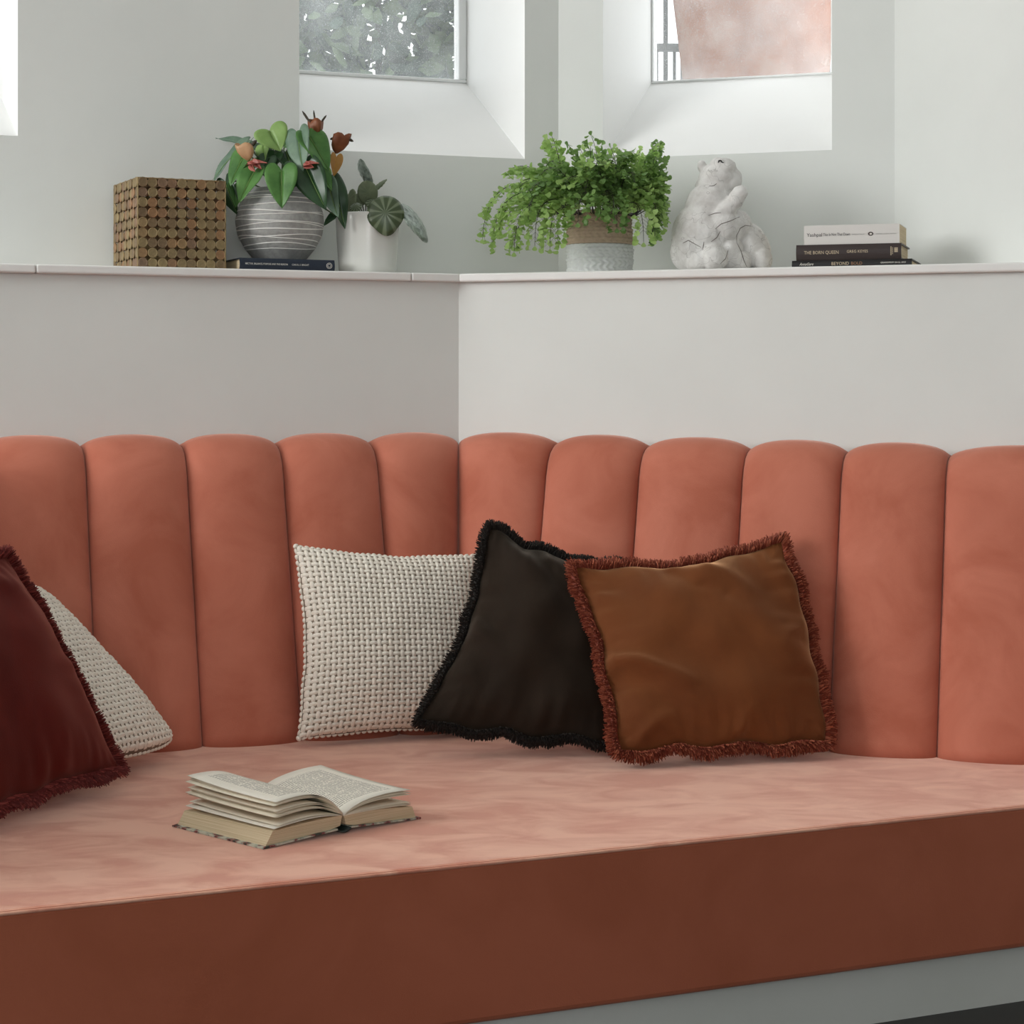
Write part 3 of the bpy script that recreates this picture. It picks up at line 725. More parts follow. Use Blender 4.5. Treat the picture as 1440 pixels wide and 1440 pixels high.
def leaf_mesh(mb, base, tip, nrm, width, fold=.25, droop=.15, outline=HO, mi=0, wave=.02, steps=4, seed=0):
    """blade from its stalk (base) to its tip; nrm is the way the upper side looks"""
    base = Vector(base); tip = Vector(tip); ax = tip-base; L = ax.length; ax.normalize()
    sd = ax.cross(Vector(nrm)).normalized(); up = sd.cross(ax).normalized()
    V = []; F = []; m = len(outline)
    for s in (1, -1):
        o = len(V)
        for i, (x, y) in enumerate(outline):
            ym = min(max(y, 0.02), 1.0)
            if outline is ROUND: ym = y
            for k in range(steps+1):
                f = k/steps; X = x*f; Y = ym+(y-ym)*f*f
                Z = fold*X*width/L-droop*(max(0, Y)**2)+wave*math.sin(9*Y+seed+2*s)*f
                V.append(base+ax*(Y*L)+sd*(s*X*width)+up*(Z*L))
        for i in range(m-1):
            for k in range(steps):
                a = o+i*(steps+1)+k; q = (a, a+1, a+steps+2, a+steps+1)
                F.append(q if s > 0 else q[::-1])
    mb.add(V, F, mi)
def leaf_mat(name, c1, c2, rough=.35, trans=.25, veins=False):
    t = NT(name); co = t.coords(); n = t.noise(22, 4, .6, co); r = t.ramp(n.outputs[0], [(.3, c1), (.7, c2)])
    t.link(r.outputs[0], t.b.inputs['Base Color']); t.set(Roughness=rough)
    tl = t.new('ShaderNodeBsdfTranslucent'); t.link(r.outputs[0], tl.inputs[0])
    ms = t.new('ShaderNodeMixShader'); ms.inputs[0].default_value = trans
    t.link(t.b.outputs[0], ms.inputs[1]); t.link(tl.outputs[0], ms.inputs[2]); t.link(ms.outputs[0], t.out.inputs['Surface'])
    return t.m
M['leaf_mid'] = leaf_mat('anthurium_leaf', srgb(78,128,64), srgb(112,164,86), .35, .35)
M['leaf_dark'] = leaf_mat('anthurium_dark_leaf', srgb(36,66,40), srgb(54,88,50), .3, .15)
M['leaf_grey'] = leaf_mat('anthurium_grey_leaf', srgb(98,126,106), srgb(126,152,128), .4, .2)
M['leaf_light'] = leaf_mat('anthurium_young_leaf', srgb(138,176,96), srgb(166,198,122), .4, .35)
M['stem'] = plain('green_stem', srgb(84,104,58), .5); M['stem_dark'] = plain('dark_stem', srgb(48,50,36), .5)
M['spathe_rust'] = leaf_mat('rust_spathe', srgb(122,66,42), srgb(160,98,60), .4, .3); M['spathe_peach'] = leaf_mat('peach_spathe', srgb(206,160,118), srgb(222,182,140), .4, .3)
M['spathe_red'] = leaf_mat('coral_spathe', srgb(172,84,74), srgb(204,124,110), .4, .3); M['spathe_gold'] = leaf_mat('golden_spathe', srgb(168,118,50), srgb(192,144,74), .4, .3)
M['spadix'] = plain('dark_spadix', srgb(60,52,36), .6); M['soil'] = mottled('potting_soil', srgb(38,30,24), srgb(58,46,36), 60, .95, .6, 200, .003)

# ------------------------------------------------------------------ striped planter with anthurium
pp = wl(.389, -.128)
POT_Z = LEDGE_T+.0277
pot = thing('potted_anthurium', 'anthurium with heart-shaped leaves in a grey planter with white wavy lines', 'potted plant', (pp.x, pp.y, POT_Z))
def pot_prof(z):   # radius of the bowl at height z
    pts = [(0, .056), (.008, .063), (.03, .081), (.06, .0965), (.088, .1015), (.115, .098), (.14, .088), (.158, .0765), (.163, .072)]
    for (a, ra), (b, rb) in zip(pts, pts[1:]):
        if a <= z <= b: return ra+(rb-ra)*(z-a)/(b-a)
    return pts[-1][1]
mb = MB(); mb.lathe([(pot_prof(.163*k/40), .163*k/40) for k in range(41)]+[(.0705, .165), (.067, .163), (.070, .150), (.072, .140), (.070, .136)], 64)
M['pot_grey'] = mottled('speckled_grey_glaze', srgb(146,146,143), srgb(172,172,168), 90, .55, .15, 300, .0006)
M['pot_line'] = plain('white_glaze_line', srgb(236,235,230), .5)
mb.build('planter', M['pot_grey'], pot, True)
rnd = random.Random(3)
for (z0, amp, ph, wd) in ((.155, .002, 0, .0011), (.143, .004, .6, .0011), (.139, .005, 3.6, .0013), (.124, .005, 2.2, .0012), (.108, .004, 4.4, .0015), (.104, .006, 1.2, .0011), (.088, .005, 5.0, .0012),
                          (.076, .006, 2.8, .0011), (.072, .005, .3, .0015), (.052, .005, 1.8, .0012), (.049, .006, 4.6, .0012), (.033, .004, 2.9, .0012), (.028, .004, .2, .001)):
    pts = []
    for k in range(73):
        a = 2*PI*k/72; z = z0+amp*math.sin(a+ph)+.0012*math.sin(3*a+ph*2); rr = pot_prof(z)+.0001
        pts.append((rr*math.cos(a), rr*math.sin(a), z))
    MB().tube(pts, wd, 6, 0, False).build('glaze_line', M['pot_line'], pot, True)
MB().lathe([(.002, .139), (.069, .139), (.066, .142), (.03, .146), (.002, .147)], 32).build('soil', M['soil'], pot, True)
kA = pp.y/FPX; kB = None
def la(x, y, d):     # photo pixel near this plant -> plant coordinates, d metres towards the viewer
    q = at(x, y, pp.y-d); return q-Vector((pp.x, pp.y, POT_Z))
def stem_to(base, root, mat, start=None, r_=.0017, soil_z=.145, parent=None):
    b = Vector(base); s0 = Vector(start) if start else Vector((b.x*.18, b.y*.18, soil_z))
    mid = (s0+b)/2+Vector((0, 0, .03))-Vector((b.x, b.y, 0))*.15
    pts = [(1-t)**2*s0+2*t*(1-t)*mid+t*t*b for t in [k/8 for k in range(9)]]
    return MB().tube(pts, r_, 6).build('stem', mat, parent or root, True)
# base x, y, tip x, y, width px, distance towards viewer (base, tip), normal, material, fold, droop
LV = [
 (379,184,394,211,48,.03,.05,(.1,-1,.25),'leaf_light',.25,.05),
 (419,188,423,238,40,.05,.09,(-.5,-.85,.25),'leaf_grey',.15,.10),
 (434,191,464,234,44,.05,.08,(.35,-.8,.6),'leaf_mid',.2,.15),
 (396,240,396,290,45,.085,.115,(0,-.9,.45),'leaf_mid',.35,.08),
 (358,241,335,280,38,.075,.11,(-.25,-.8,.55),'leaf_mid',.3,.12),
 (346,216,320,256,36,.04,.07,(-.45,-.75,.5),'leaf_mid',.25,.15),
 (345,203,290,246,30,.0,.03,(-.2,-.35,.9),'leaf_grey',.3,.22),
 (348,205,305,188,24,-.02,-.04,(-.1,-.45,.9),'leaf_grey',.3,.15),
 (317,256,331,301,30,.02,.04,(-.5,-.85,.1),'leaf_dark',.2,.1),
 (329,262,333,290,22,.03,.05,(.6,-.75,.1),'leaf_mid',.2,.1),
 (430,236,456,292,46,.075,.105,(-.2,-.95,.25),'leaf_dark',.25,.1),
 (444,234,468,264,30,.055,.08,(.5,-.7,.5),'leaf_mid',.2,.12),
 (462,258,472,304,30,.05,.07,(-.55,-.8,.3),'leaf_grey',.25,.12),
 (467,256,488,316,32,.03,.05,(.35,-.9,.25),'leaf_dark',.2,.18),
 (387,215,384,234,26,.03,.05,(0,-.8,.6),'leaf_dark',.2,.1),
 (402,213,412,238,36,.02,.05,(.1,-.85,.5),'leaf_dark',.2,.1),
 (370,205,371,224,24,.03,.05,(-.5,-.8,.3),'leaf_light',.2,.1),
 (378,222,366,244,28,.045,.06,(-.2,-.9,.4),'leaf_dark',.2,.1),
 (415,232,420,262,32,.055,.075,(.1,-.95,.3),'leaf_dark',.2,.1),
 (457,238,460,256,18,.03,.05,(.5,-.8,.4),'leaf_light',.2,.1),
 (400,205,420,190,26,-.05,-.09,(.2,-.3,.9),'leaf_mid',.3,.2),
 (372,212,352,196,26,-.06,-.10,(-.3,-.2,.9),'leaf_dark',.3,.2),
 (410,222,440,208,26,-.05,-.10,(.2,.3,.9),'leaf_mid',.3,.2),
 (385,225,340,232,30,-.05,-.10,(-.3,.4,.8),'leaf_mid',.3,.2),
 (470,302,455,316,12,.02,.03,(-.2,-.9,.4),'leaf_dark',.2,.1),
]
for i, (bx, by, tx, ty, wd, db, dt, nr, mt, fo, dr) in enumerate(LV):
    b = la(bx, by, db); t = la(tx, ty, dt); mb = MB()
    leaf_mesh(mb, b, t, nr, wd*kA*1.05, fo, dr, seed=i)
    lf = mb.build('leaf', M[mt], pot, True)
    md = lf.modifiers.new('thickness', 'SOLIDIFY'); md.thickness = .0007
    stem_to(b, pot, M['stem'], parent=lf)
    # pale midrib
    if wd > 28:
        ax = t-b; up = Vector(nr).normalized()
        MB().tube([b+ax*f+up*(ax.length*(-dr*f*f)+.0008) for f in (0, .3, .6, .9)], [.0009, .0008, .0006, .0003], 5).build('midrib', M['leaf_light'], lf, True)
def flower(x, y, d, wpx, hpx, mat, spikes, tilt=(0, 0), smat='spadix'):
    c = la(x, y, d); W_ = wpx*kA; H_ = hpx*kA; mb = MB()
    n = 14; rows = [(.12, 0), (.62, .2), (.92, .45), (1.0, .7), (1.02, .9)]
    V = []
    for rr, f in rows:
        for k in range(n):
            a = 2*PI*k/n; rip = 1+.26*math.sin(3*a+x); top = .34*H_*(abs(math.sin(1.5*a+y))-.5)*f*f
            V.append(c+Vector((rr*rip*W_/2*math.cos(a)+tilt[0]*f*H_, rr*rip*W_/2.4*math.sin(a), (f-.5)*H_+top)))
    F = [(i*n+k, i*n+(k+1) % n, (i+1)*n+(k+1) % n, (i+1)*n+k) for i in range(len(rows)-1) for k in range(n)]+[tuple(range(n-1, -1, -1))]
    mb.add(V, F); fl = mb.build('flower', M[mat], pot, True)
    fl.modifiers.new('thickness', 'SOLIDIFY').thickness = .0008
    for (sx, sy, sw) in spikes:
        e = la(sx, sy, d); b0 = c+Vector((tilt[0]*H_*.4+(e.x-c.x)*.45, 0, H_*.30))
        MB().tube([b0, b0.lerp(e, .35), b0.lerp(e, .75), e], [sw*.5, sw, sw*.95, sw*.25], 8).build('spadix', M[smat], fl, True)
    stem_to(c-Vector((tilt[0]*H_*.3, 0, H_*.5)), pot, M['stem'], parent=fl)
flower(445,180,.03,20,25,'spathe_rust',[(425,156,.0028),(441,155,.0022),(459,162,.0024)])
flower(473,202,.02,24,28,'spathe_rust',[(477,187,.0028),(497,199,.0035),(464,196,.003)], (.25, 0))
flower(349,214,.075,22,24,'spathe_peach',[(347,201,.0026),(361,197,.0045)], (-.25, 0))
for pet in (((352,231),(374,226),(-.2,-.6,.8)), ((354,232),(357,241),(-.6,-.7,-.2)), ((356,228),(367,236),(.3,-.9,.2)), ((430,233),(447,227),(.1,-.6,.8)), ((431,232),(440,235),(.2,-.9,-.1))):
    mb = MB(); leaf_mesh(mb, la(*pet[0], .088), la(*pet[1], .098), pet[2], 11*kA, .6, .15); fl = mb.build('flower', M['spathe_red'], pot, True); fl.modifiers.new('thickness', 'SOLIDIFY').thickness = .0007
mb = MB(); leaf_mesh(mb, la(473,221,.03), la(470,247,.045), (.3,-.9,.2), 19*kA, .5, .08); mb.build('leaf', M['spathe_gold'], pot, True)

# ------------------------------------------------------------------ white pot with striped-leaf plant
pq = wl(.187, -.105)
pep = thing('potted_peperomia', 'small striped round-leaf plant in a glossy white pot beside the grey planter', 'potted plant', (pq.x, pq.y, LEDGE_T))
n = 72; prof2 = [(.060, 0), (.0655, .004), (.067, .02), (.071, .08), (.0735, .125), (.0745, .138), (.073, .141), (.070, .138), (.068, .12), (.064, .112)]
V = []
for r_, z in prof2:
    for k in range(n):
        a = 2*PI*k/n; fl = 1+.012*math.cos(9*a)*(1 if r_ > .0641 else 0); V.append((r_*fl*math.cos(a), r_*fl*math.sin(a), z))
m = len(prof2)
F = [(i*n+k, i*n+(k+1) % n, (i+1)*n+(k+1) % n, (i+1)*n+k) for i in range(m-1) for k in range(n)]+[tuple(range(n-1, -1, -1)), tuple(range((m-1)*n, m*n))]
mb = MB(); mb.add(V, F); mb.build('pot', plain('white_ceramic_glaze', srgb(228,228,222), .18), pep, True)
MB().lathe([(.002, .113), (.064, .113), (.06, .117), (.002, .121)], 24).build('soil', M['soil'], pep, True)
def pep_mat():
    t = NT('striped_round_leaf'); uv = t.new('ShaderNodeUVMap').outputs[0]; sep = t.new('ShaderNodeSeparateXYZ'); t.link(uv, sep.inputs[0])
    mu = t.new('ShaderNodeMath', operation='MULTIPLY'); mu.inputs[1].default_value = 11*2*PI; t.link(sep.outputs[0], mu.inputs[0])
    sn = t.new('ShaderNodeMath', operation='SINE'); t.link(mu.outputs[0], sn.inputs[0])
    r = t.ramp(sn.outputs[0], [(.0, srgb(66,80,52)), (.75, srgb(108,120,94))]); r.color_ramp.elements[0].position = .05
    t.link(r.outputs[0], t.b.inputs['Base Color']); t.set(Roughness=.3); return t.m
M['pep'] = pep_mat(); M['pep_silver'] = mottled('silver_striped_leaf', srgb(70,86,72), srgb(186,200,190), 70, .3); M['pep_back'] = leaf_mat('round_leaf_underside', srgb(110,124,92), srgb(140,150,118), .5, .3)
def lb(x, y, d): return at(x, y, pq.y-d)-Vector((pq.x, pq.y, LEDGE_T))
kP = pq.y/FPX
def round_leaf(x, y, d, rx, ry, nrm, mat, tipdir=(0, 0, -1), stem=True):
    c = lb(x, y, d); nrm = Vector(nrm).normalized(); td = (Vector(tipdir)-nrm*Vector(tipdir).dot(nrm)).normalized(); sd = td.cross(nrm)
    na = 48; nr_ = 6; V = [c]; UVs = [(0, 0)]
    for j in range(1, nr_+1):
        f = j/nr_
        for k in range(na):
            a = 2*PI*k/na; tipb = 1+.28*max(0, math.cos(a))**10*f**2
            rr = f*tipb
            V.append(c+sd*(math.sin(a)*rx*kP*rr)+td*(math.cos(a)*ry*kP*rr)-nrm*(.22*rx*kP*f**2.2)+nrm*.0006*math.cos(12*a)*f)
            UVs.append((k/na, f))
    F = [(0, 1+(k+1) % na, 1+k) for k in range(na)]+[(1+(j-1)*na+k, 1+(j-1)*na+(k+1) % na, 1+j*na+(k+1) % na, 1+j*na+k) for j in range(1, nr_) for k in range(na)]
    mb = MB(); mb.add(V, F); o = mb.build('leaf', M[mat], pep, True)
    uvl = o.data.uv_layers.new(name='UVMap')
    for pl_ in o.data.polygons:
        us = [UVs[o.data.loops[li].vertex_index][0] for li in pl_.loop_indices]; wrap = max(us)-min(us) > .5
        for li in pl_.loop_indices:
            u, v = UVs[o.data.loops[li].vertex_index]; uvl.data[li].uv = (u+1 if wrap and u < .5 else u, v)
    o.modifiers.new('thickness', 'SOLIDIFY').thickness = .0009
    if stem: stem_to(c-nrm*.002, pep, M['stem_dark'], (c.x*.25, c.y*.2, .118), .0014, parent=o)
round_leaf(542,299,.080,26,25,(.05,-1,.12),'pep',(.1,0,-1))
round_leaf(586,307,.03,29,29,(.80,-.35,.55),'pep_silver',(.6,-.2,-.9))
round_leaf(510,246,-.01,19,19,(-.75,-.35,-.45),'pep_silver',(.6,0,.8))
round_leaf(491,281,.02,15,16,(-.85,-.5,.1),'pep_back',(-.1,0,-1))
round_leaf(518,271,.01,15,17,(.35,-.9,-.15),'pep_back',(.3,0,-1))
round_leaf(531,260,-.03,11,12,(-.6,-.4,.7),'pep_back',(.7,0,.7))
round_leaf(504,280,-.01,12,12,(-.3,-.8,.4),'pep_back',(0,0,-1))
round_leaf(500,290,.05,9,9,(-.2,-.7,.6),'pep',(0,0,-1))
round_leaf(525,286,.03,11,11,(.3,-.7,.6),'pep',(0,0,-1))

# ------------------------------------------------------------------ fern in a two-tone basket
pf = wr(.297, -.140)
fern = thing('potted_fern', 'maidenhair fern spilling over a jute and white rope basket', 'potted plant', (pf.x, pf.y, LEDGE_T))
def basket_mat(name, c1, c2):
    t = NT(name); co = t.coords('UV'); mp = t.mapping(co, (1, 1, 1)); wv = t.new('ShaderNodeTexWave'); wv.inputs['Scale'].default_value = 26; wv.inputs['Distortion'].default_value = 0
    t.link(mp, wv.inputs['Vector']); wv.bands_direction = 'DIAGONAL'
    n = t.noise(120, 3, .6, t.coords()); mx = t.new('ShaderNodeMath', operation='MULTIPLY'); t.link(wv.outputs[1], mx.inputs[0]); t.link(n.outputs[0], mx.inputs[1])
    r = t.ramp(mx.outputs[0], [(.05, c1), (.32, c2)]); t.link(r.outputs[0], t.b.inputs['Base Color']); t.set(Roughness=.85); t.bump(wv.outputs[1], .5, .002); return t.m
M['jute'] = basket_mat('jute_rope', srgb(188,160,136), srgb(226,204,180)); M['rope_white'] = basket_mat('white_rope', srgb(232,234,232), srgb(242,243,241))
RO = 19; rowh = .147/RO
def braid(rows, mat, name, first_):
    mb = MB(); n = 192; V = []; UV_ = []
    prof_ = []
    for j in rows:
        for f in (0, .25, .5, .75):
            z = (j+f)*rowh; R0 = .0745-.004*((z/.147)-.4)**2*4+.0012*math.sin(j*2.1); prof_.append((R0+.0022*math.sin(PI*f), z, j))
    prof_.append((prof_[-1][0]-.001, (rows[-1]+1)*rowh, rows[-1]))
    for r_, z, j in prof_:
        for k in range(n):
            a = 2*PI*k/n; ri = .0016*math.sin(30*a+(PI/2 if j % 2 else 0)+(1 if j % 2 else -1)*z/rowh*PI*.9)
            lump = 1+.012*math.sin(2*a+1)+.006*math.sin(3*a+z*40)
            V.append(((r_+ri)*lump*math.cos(a), (r_+ri)*lump*math.sin(a), z))
    m = len(prof_); F = [(i*n+k, i*n+(k+1) % n, (i+1)*n+(k+1) % n, (i+1)*n+k) for i in range(m-1) for k in range(n)]
    if first_: F.append(tuple(range(n-1, -1, -1)))
    mb.add(V, F); o = mb.build(name, mat, fern, True)
    uvl = o.data.uv_layers.new(name='UVMap')
    for lp in o.data.loops:
        i, k = divmod(lp.vertex_index, n); uvl.data[lp.index].uv = (k/n*3, i/m)
    o.modifiers.new('thickness', 'SOLIDIFY').thickness = .004
braid(list(range(0, 9)), M['rope_white'], 'white_rope_base', True); braid(list(range(9, 19)), M['jute'], 'jute_rope_top', False)
MB().lathe([(.002, .125), (.068, .125), (.06, .131), (.002, .135)], 24).build('soil', M['soil'], fern, True)
M['fern_a'] = leaf_mat('fern_leaflet', srgb(142,178,92), srgb(174,204,124), .5, .5); M['fern_b'] = leaf_mat('fern_dark_leaflet', srgb(104,140,72), srgb(134,168,94), .5, .45); M['fern_c'] = leaf_mat('fern_young_leaflet', srgb(166,200,112), srgb(192,218,144), .5, .5)
M['fern_stem'] = plain('black_fern_stalk', srgb(38,30,26), .4)
rnd = random.Random(21)
def frond(az, L, el, droop, mi, tw=0.0):
    """stalk leaves the basket at azimuth az with elevation el and arches over"""
    d = Vector((math.cos(az)*math.cos(el), math.sin(az)*math.cos(el), math.sin(el))); p = Vector((math.cos(az)*.028, math.sin(az)*.028, .132))
    p += Vector((rnd.uniform(-.015, .015), rnd.uniform(-.015, .015), 0))
    n = 22; step = L/n; pts = [p.copy()]; g_ = Vector((0, 0, -1))
    side0 = Vector((-math.sin(az), math.cos(az), 0)); dirs = [d.copy()]
    for k in range(n):
        d = (d+g_*droop*(k/n)**1.1*.20+side0*tw*.02).normalized(); p = p+d*step
        if p.x > .118: p.x = .118+(p.x-.118)*.45
        rr = math.hypot(p.x, p.y)
        if p.z < .03: p.z = .03+(.03-p.z)*0; d.z = max(d.z, -.1)
        if p.z < .15 and rr < .082: s_ = .082/max(rr, 1e-3); p.x *= s_; p.y *= s_
        pts.append(p.copy()); dirs.append(d.copy())
    mb = MB(); mb.tube(pts, [.0011*(1-.7*k/n)+.0002 for k in range(n+1)], 4, 1)
    def leaflet(q, out, nr, size):
        out = out.normalized(); s_ = out.cross(nr).normalized(); up = s_.cross(out)
        shape = [(0, 0), (-.36, .42), (-.56, .72), (-.36, .98), (.0, 1.04), (.36, .98), (.56, .72), (.36, .42)]
        cup = rnd.uniform(-.15, .25)
        V = [q+s_*(x*size)+out*(y*size)+up*(cup*size*(x*x*2-y*.3)) for x, y in shape]
        mb.add(V, [(0, 7, 4, 1), (1, 4, 3, 2), (7, 6, 5, 4)], 0)
    for k in range(6, n+1):
        f = k/n; q = pts[k]; dd = dirs[k]
        sd = dd.cross(Vector((0, 0, 1)))
        sd = sd.normalized() if sd.length > .05 else side0
        for s_ in (1, -1):
            if rnd.random() < .08: continue
            bl = (.046*(1-f)**.7+.010)*rnd.uniform(.75, 1.15)*(L/.22)**.5
            bd = (sd*s_*.85+dd*.55+Vector((rnd.uniform(-.2, .2), rnd.uniform(-.2, .2), rnd.uniform(-.25, .15)))).normalized()
            nl = max(1, int(bl/.0085)); 
            for j in range(nl):
                qq = q+bd*(bl*(j+1)/nl)-Vector((0, 0, 1))*(.25*bl*((j+1)/nl)**2)
                sgn = 1 if j % 2 else -1
                o_ = (bd*.7+dd*.7*sgn+Vector((rnd.uniform(-.3, .3), rnd.uniform(-.3, .3), rnd.uniform(-.5, .1))))
                nr = Vector((rnd.uniform(-.5, .5), rnd.uniform(-.9, .2), rnd.uniform(.2, 1))).normalized()
                leaflet(qq, o_, nr, rnd.uniform(.0105, .0155))
            if nl > 1: mb.tube([q, q+bd*bl-Vector((0, 0, 1))*.25*bl], .0003, 3, 1, False)
    leaflet(pts[-1], dirs[-1], Vector((0, -.6, .6)), .011)
    mb.build('frond', [M[mi], M['fern_stem']], fern)
mats_ = ['fern_a', 'fern_a', 'fern_b', 'fern_c']
R = math.radians
# long ones to the left, some trailing right down to the ledge
for az, L, el, dr in ((186, .31, 42, 1.5), (196, .38, 40, 1.75), (205, .33, 30, 1.7), (178, .27, 30, 1.0), (215, .30, 35, 1.9), (190, .24, 20, 1.3), (200, .41, 48, 1.75), (225, .24, 25, 2.0), (193, .20, 55, 1.0), (182, .22, 62, .9), (210, .26, 50, 1.5), (236, .22, 30, 1.9)):
    frond(R(az), L*.76, R(el), dr*1.3, rnd.choice(['fern_a', 'fern_c', 'fern_a', 'fern_c']), rnd.uniform(-1, 1))
for az, L, el, dr in ((350, .185, 45, 1.8), (5, .19, 42, 1.8), (335, .185, 40, 2.1), (320, .18, 35, 2.2), (345, .19, 32, 2.0), (12, .18, 55, 1.4), (300, .20, 30, 2.2), (330, .17, 60, 1.5)):
    frond(R(az), L, R(el), dr, rnd.choice(mats_), rnd.uniform(-1, 1))
for az, L, el, dr in ((270, .17, 50, 1.9), (255, .19, 45, 2.0), (285, .19, 48, 2.0), (245, .18, 60, 1.6), (295, .18, 65, 1.4), (265, .15, 70, 1.2), (275, .14, 35, 2.0)):
    frond(R(az), L, R(el), dr, rnd.choice(['fern_b', 'fern_a', 'fern_b']), rnd.uniform(-1, 1))
for k in range(34):
    az = rnd.choice((rnd.uniform(0, 360), rnd.uniform(-70, 10), rnd.uniform(150, 290))); frond(R(az), rnd.uniform(.11, .175 if math.cos(R(az)) > .5 else .20), R(rnd.uniform(58, 84)), rnd.uniform(.8, 1.5), rnd.choice(mats_), rnd.uniform(-1, 1))
for az, L, el, dr in ((0, .21, 74, .9), (20, .22, 76, .9), (340, .20, 72, 1.0), (170, .20, 66, .9), (160, .22, 60, .9), (30, .22, 60, 1.1), (90, .2, 60, 1.2), (120, .2, 55, 1.2), (60, .2, 55, 1.2)):
    frond(R(az), L, R(el), dr, rnd.choice(mats_), rnd.uniform(-1, 1))

for k in range(16): frond(R(k*67), rnd.uniform(.13, .195), R(rnd.uniform(78, 89)), rnd.uniform(.4, .9), rnd.choice(mats_), rnd.uniform(-1, 1))

# ------------------------------------------------------------------ plaster bear
pbx = wr(.580, -.145); kb = pbx.y/FPX
def plaster():
    t = NT('rough_white_plaster'); co = t.coords(); n = t.noise(28, 6, .65, co); vo = t.new('ShaderNodeTexVoronoi'); vo.feature = 'DISTANCE_TO_EDGE'; vo.inputs['Scale'].default_value = 13
    nn = t.noise(9, 3, .6, co); mx = t.new('ShaderNodeMix', data_type='RGBA'); mx.inputs['Factor'].default_value = .25; t.link(co, mx.inputs['A']); t.link(nn.outputs[1], mx.inputs['B']); t.link(mx.outputs['Result'], vo.inputs['Vector'])
    r = t.ramp(n.outputs[0], [(.3, srgb(196,192,188)), (.6, srgb(226,224,221))]); rv = t.ramp(vo.outputs['Distance'], [(.0, srgb(120,112,106)), (.012, (1,1,1,1))])
    m2 = t.new('ShaderNodeMix', data_type='RGBA', blend_type='MULTIPLY'); m2.inputs['Factor'].default_value = .45; t.link(r.outputs[0], m2.inputs['A']); t.link(rv.outputs[0], m2.inputs['B']); t.link(m2.outputs['Result'], t.b.inputs['Base Color'])
    t.set(Roughness=.85); t.bump(n.outputs[0], .7, .004); return t.m
M['plaster'] = plaster()
bear = thing('bear_sculpture', 'rough white plaster sculpture of a seated bear looking up', 'sculpture', (pbx.x, pbx.y, LEDGE_T), 0)
bm = bmesh.new()
def ell(x, z, rx, ry, rz, y=0, rot=0):
    Mx = Matrix.Translation((x*kb, y*kb, z*kb*1.05)) @ Matrix.Rotation(math.radians(rot), 4, 'Y') @ Matrix.Diagonal((rx*kb, ry*kb, rz*kb, 1))
    bmesh.ops.create_uvsphere(bm, u_segments=24, v_segments=16, radius=1, matrix=Mx)
ell(-22, 48, 47, 42, 50); ell(-46, 28, 24, 34, 30, -4); ell(-12, 86, 37, 34, 40, 2, 12); ell(-7, 112, 28, 27, 30, 4)
ell(-3, 128, 27, 27, 22, 4); ell(4, 140, 19, 20, 15, 0); ell(-1, 147, 13, 14, 8, -4); ell(-25, 144, 7, 7, 9, 6); ell(14, 122, 18, 22, 22, 6, 20); ell(17, 146, 7, 7, 6, 16)
ell(8, 84, 13, 13, 30, -26, 52); ell(20, 96, 12, 12, 15, -28, 20); ell(25, 104, 12, 12, 11, -28)      # raised paw
ell(2, 62, 30, 26, 26, -16, 50); ell(22, 60, 22, 24, 26, -6, 20)
ell(44, 38, 25, 26, 36, 2, -28); ell(57, 18, 16, 24, 21, -4, -10)                                  # far haunch
ell(-12, 18, 20, 24, 20, -34); ell(-30, 14, 22, 26, 16, -22)                                        # near foot
ell(18, 14, 26, 22, 18, -14); ell(10, 30, 20, 18, 18, -18)
me = bpy.data.meshes.new('body'); bm.to_mesh(me); bm.free(); me.materials.append(M['plaster'])
for p_ in me.polygons: p_.use_smooth = True
bo = bpy.data.objects.new('body', me); COL.objects.link(bo); bo.parent = bear
md = bo.modifiers.new('merge', 'REMESH'); md.mode = 'VOXEL'; md.voxel_size = .0024; md.use_smooth_shade = True
md = bo.modifiers.new('soften', 'SMOOTH'); md.factor = .5; md.iterations = 2
tx = bpy.data.textures.new('clay_lumps', 'CLOUDS'); tx.noise_scale = .045; tx.noise_depth = 2
md = bo.modifiers.new('lumps', 'DISPLACE'); md.texture = tx; md.strength = .008; md.mid_level = .5; md.texture_coords = 'LOCAL'
mk = plain('black_clay_marks', srgb(34,30,28), .7)
dg = bpy.context.evaluated_depsgraph_get(); dg.update(); ev = bo.evaluated_get(dg)
def on_bear(x, y):
    o_ = Vector((0, 0, CAM_Z))-bear.location; d_ = (at(x, y, 1.0)-Vector((0, 0, CAM_Z))).normalized()
    hit, p_, n_, i_ = ev.ray_cast(o_, d_); return p_ if hit else None
def stroke(name, pts, r_, mat):
    dense = []
    for (x0, y0), (x1, y1) in zip(pts, pts[1:]):
        for k in range(5): dense.append((x0+(x1-x0)*k/5, y0+(y1-y0)*k/5))
    P_ = [q for q in (on_bear(*d_) for d_ in dense+[pts[-1]]) if q is not None]
    if len(P_) > 2: MB().tube(P_, [r_*(.5+.5*math.sin(PI*k/(len(P_)-1))) for k in range(len(P_))], 6).build(name, mat, bear, True)
stroke('nose', [(1010, 229), (1011, 226), (1014, 226), (1016, 229)], .0019, mk); stroke('nose', [(1014, 228), (1018, 229)], .0014, mk)
stroke('eye', [(994, 229.5), (997, 227)], .0013, mk)
crease_m = plain('crease_shade_grey', srgb(112,104,98), .9)  # shade in the creases of the bear, drawn as thin grey lines
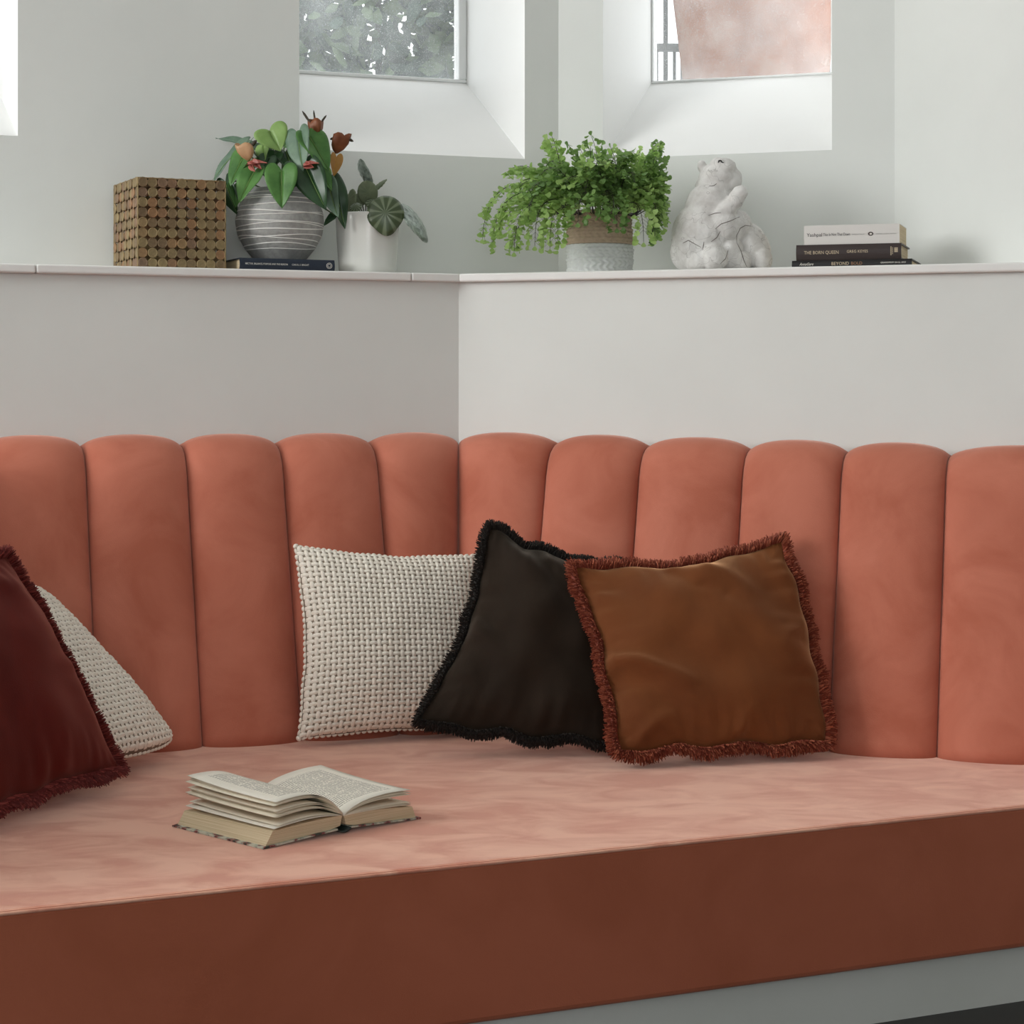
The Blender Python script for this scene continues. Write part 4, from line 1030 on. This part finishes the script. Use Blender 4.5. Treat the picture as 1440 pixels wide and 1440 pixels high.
for c_ in ([(1006, 322), (1014, 315), (1026, 311), (1040, 305)], [(1036, 341), (1036, 331), (1041, 321), (1048, 317), (1056, 318)], [(1036, 341), (1042, 353), (1046, 366), (1050, 375)], [(1000, 340), (1008, 334), (1013, 325)], [(960, 342), (968, 338), (986, 348)], [(988, 352), (990, 340)], [(997, 262), (1004, 261), (1008, 258)], [(1013, 371), (1020, 364), (1024, 352)], [(996, 303), (1005, 300), (1014, 299)]):
    stroke('crease_line', c_, .0010, crease_m)

# ------------------------------------------------------------------ outside the windows
M['ground'] = mottled('pale_paving', srgb(178,174,166), srgb(196,192,186), 4, .9)
gp = [U-.33*nL-.02*uL+Vector((0, .0)), U+3*uL-.33*nL, Vector((-4, 14)), Vector((6, 14)), K+.9*uR-.33*nR, U-.33*nR]
gr = MB().prism([(p_.x, p_.y) for p_ in [U+Vector((0, .36)), U+4.9*uL-.36*nL, Vector((-6, 14)), Vector((6, 14)), K+.9*uR-.36*nR]], 1.60, 1.82).build('ground', M['ground']); tag(gr, 'pale paving outside the windows', 'ground', 'structure')
GZ = 1.82
tp = thing('terracotta_planter', 'large weathered terracotta planter standing outside the window', 'planter', (.715, 5.85, GZ))
def terra():
    t = NT('weathered_terracotta'); co = t.coords(); n = t.noise(9, 6, .6, co); r = t.ramp(n.outputs[0], [(.3, srgb(150,106,88)), (.55, srgb(170,126,108)), (.75, srgb(178,150,136))])
    t.link(r.outputs[0], t.b.inputs['Base Color']); t.set(Roughness=.9); t.bump(n.outputs[0], .4, .004); return t.m
mb = MB(); mb.lathe([(.185, 0), (.196, .01), (.204, .10), (.228, .30), (.252, .50), (.258, .52), (.275, .525), (.28, .60), (.27, .61), (.25, .60), (.235, .52)], 64); mb.build('body', terra(), tp, True)
MB().lathe([(.002, .55), (.24, .55), (.02, .57)], 24).build('soil', M['soil'], tp, True)
rail = thing('metal_railing', 'dark iron railing outside beside the terracotta planter', 'railing', (.75, 6.9, GZ))
M['iron'] = plain('dark_iron', srgb(46,50,52), .5, Metallic=.3)
for z in (.06, .452, 1.45): MB().box((.16, 0, z), (1.80, .026, .026)).build('rail', M['iron'], rail)
for i in range(28):
    x = -.710+i*.0615
    if i % 2 == 1: MB().box((x+.003, 0, .74), (.026, .026, 1.44)).build('bar', M['iron'], rail)
    else: MB().box((x, 0, .74), (.016, .016, 1.44)).build('bar', M['iron'], rail)
    MB().tube([(x+.031, 0, .05), (x+.031, 0, .45)], .006, 8).build('short_bar', M['iron'], rail, True)
# leafy shrub beyond the first window
M['sh_a'] = leaf_mat('shrub_leaf', srgb(84,108,78), srgb(134,152,116), .5, .35); M['sh_b'] = leaf_mat('shrub_dark_leaf', srgb(50,68,60), srgb(84,104,92), .5, .2); M['bark'] = plain('grey_bark', srgb(92,90,84), .9)
def shrub(loc, w_, d_, h_, n, label, seed):
    rnd = random.Random(seed); root = thing('garden_shrub', label, 'shrub', loc)
    st = MB()
    for k in range(9):
        x0 = rnd.uniform(-w_/2, w_/2); y0 = rnd.uniform(-d_/3, d_/3)
        st.tube([(x0, y0, 0), (x0+rnd.uniform(-.06, .06), y0, h_*.4), (x0+rnd.uniform(-.2, .2), y0, h_*.95)], [.014, .010, .004], 6)
    st.build('branches', M['bark'], root, True)
    for mt in ('sh_a', 'sh_b'):
        mb = MB()
        for k in range(n):
            c = Vector((rnd.uniform(-w_/2, w_/2), rnd.uniform(-d_/2, d_/2), rnd.uniform(.02, h_)))
            if noise.noise(c*5.5+Vector((seed, 0, 0))) < -.20: continue
            a = Vector((rnd.uniform(-1, 1), rnd.uniform(-1, 1), rnd.uniform(-1, .6))).normalized(); nr = Vector((rnd.uniform(-1, 1), rnd.uniform(-1, 0), rnd.uniform(-.2, 1)))
            s = a.cross(nr).normalized(); L = rnd.uniform(.05, .11); W_ = L*.26; up = s.cross(a)
            mb.add([c, c+a*L*.35+s*W_+up*.004, c+a*L*.7+s*W_*.8, c+a*L, c+a*L*.7-s*W_*.8, c+a*L*.35-s*W_+up*.004], [(0, 1, 2, 3), (0, 3, 4, 5)])
        mb.build('foliage', M[mt], root, False, None, 'stuff')
shrub((-.42, 6.35, GZ), 1.5, .9, 1.3, 5200, 'leafy grey-green shrub outside the window above the anthurium', 4)
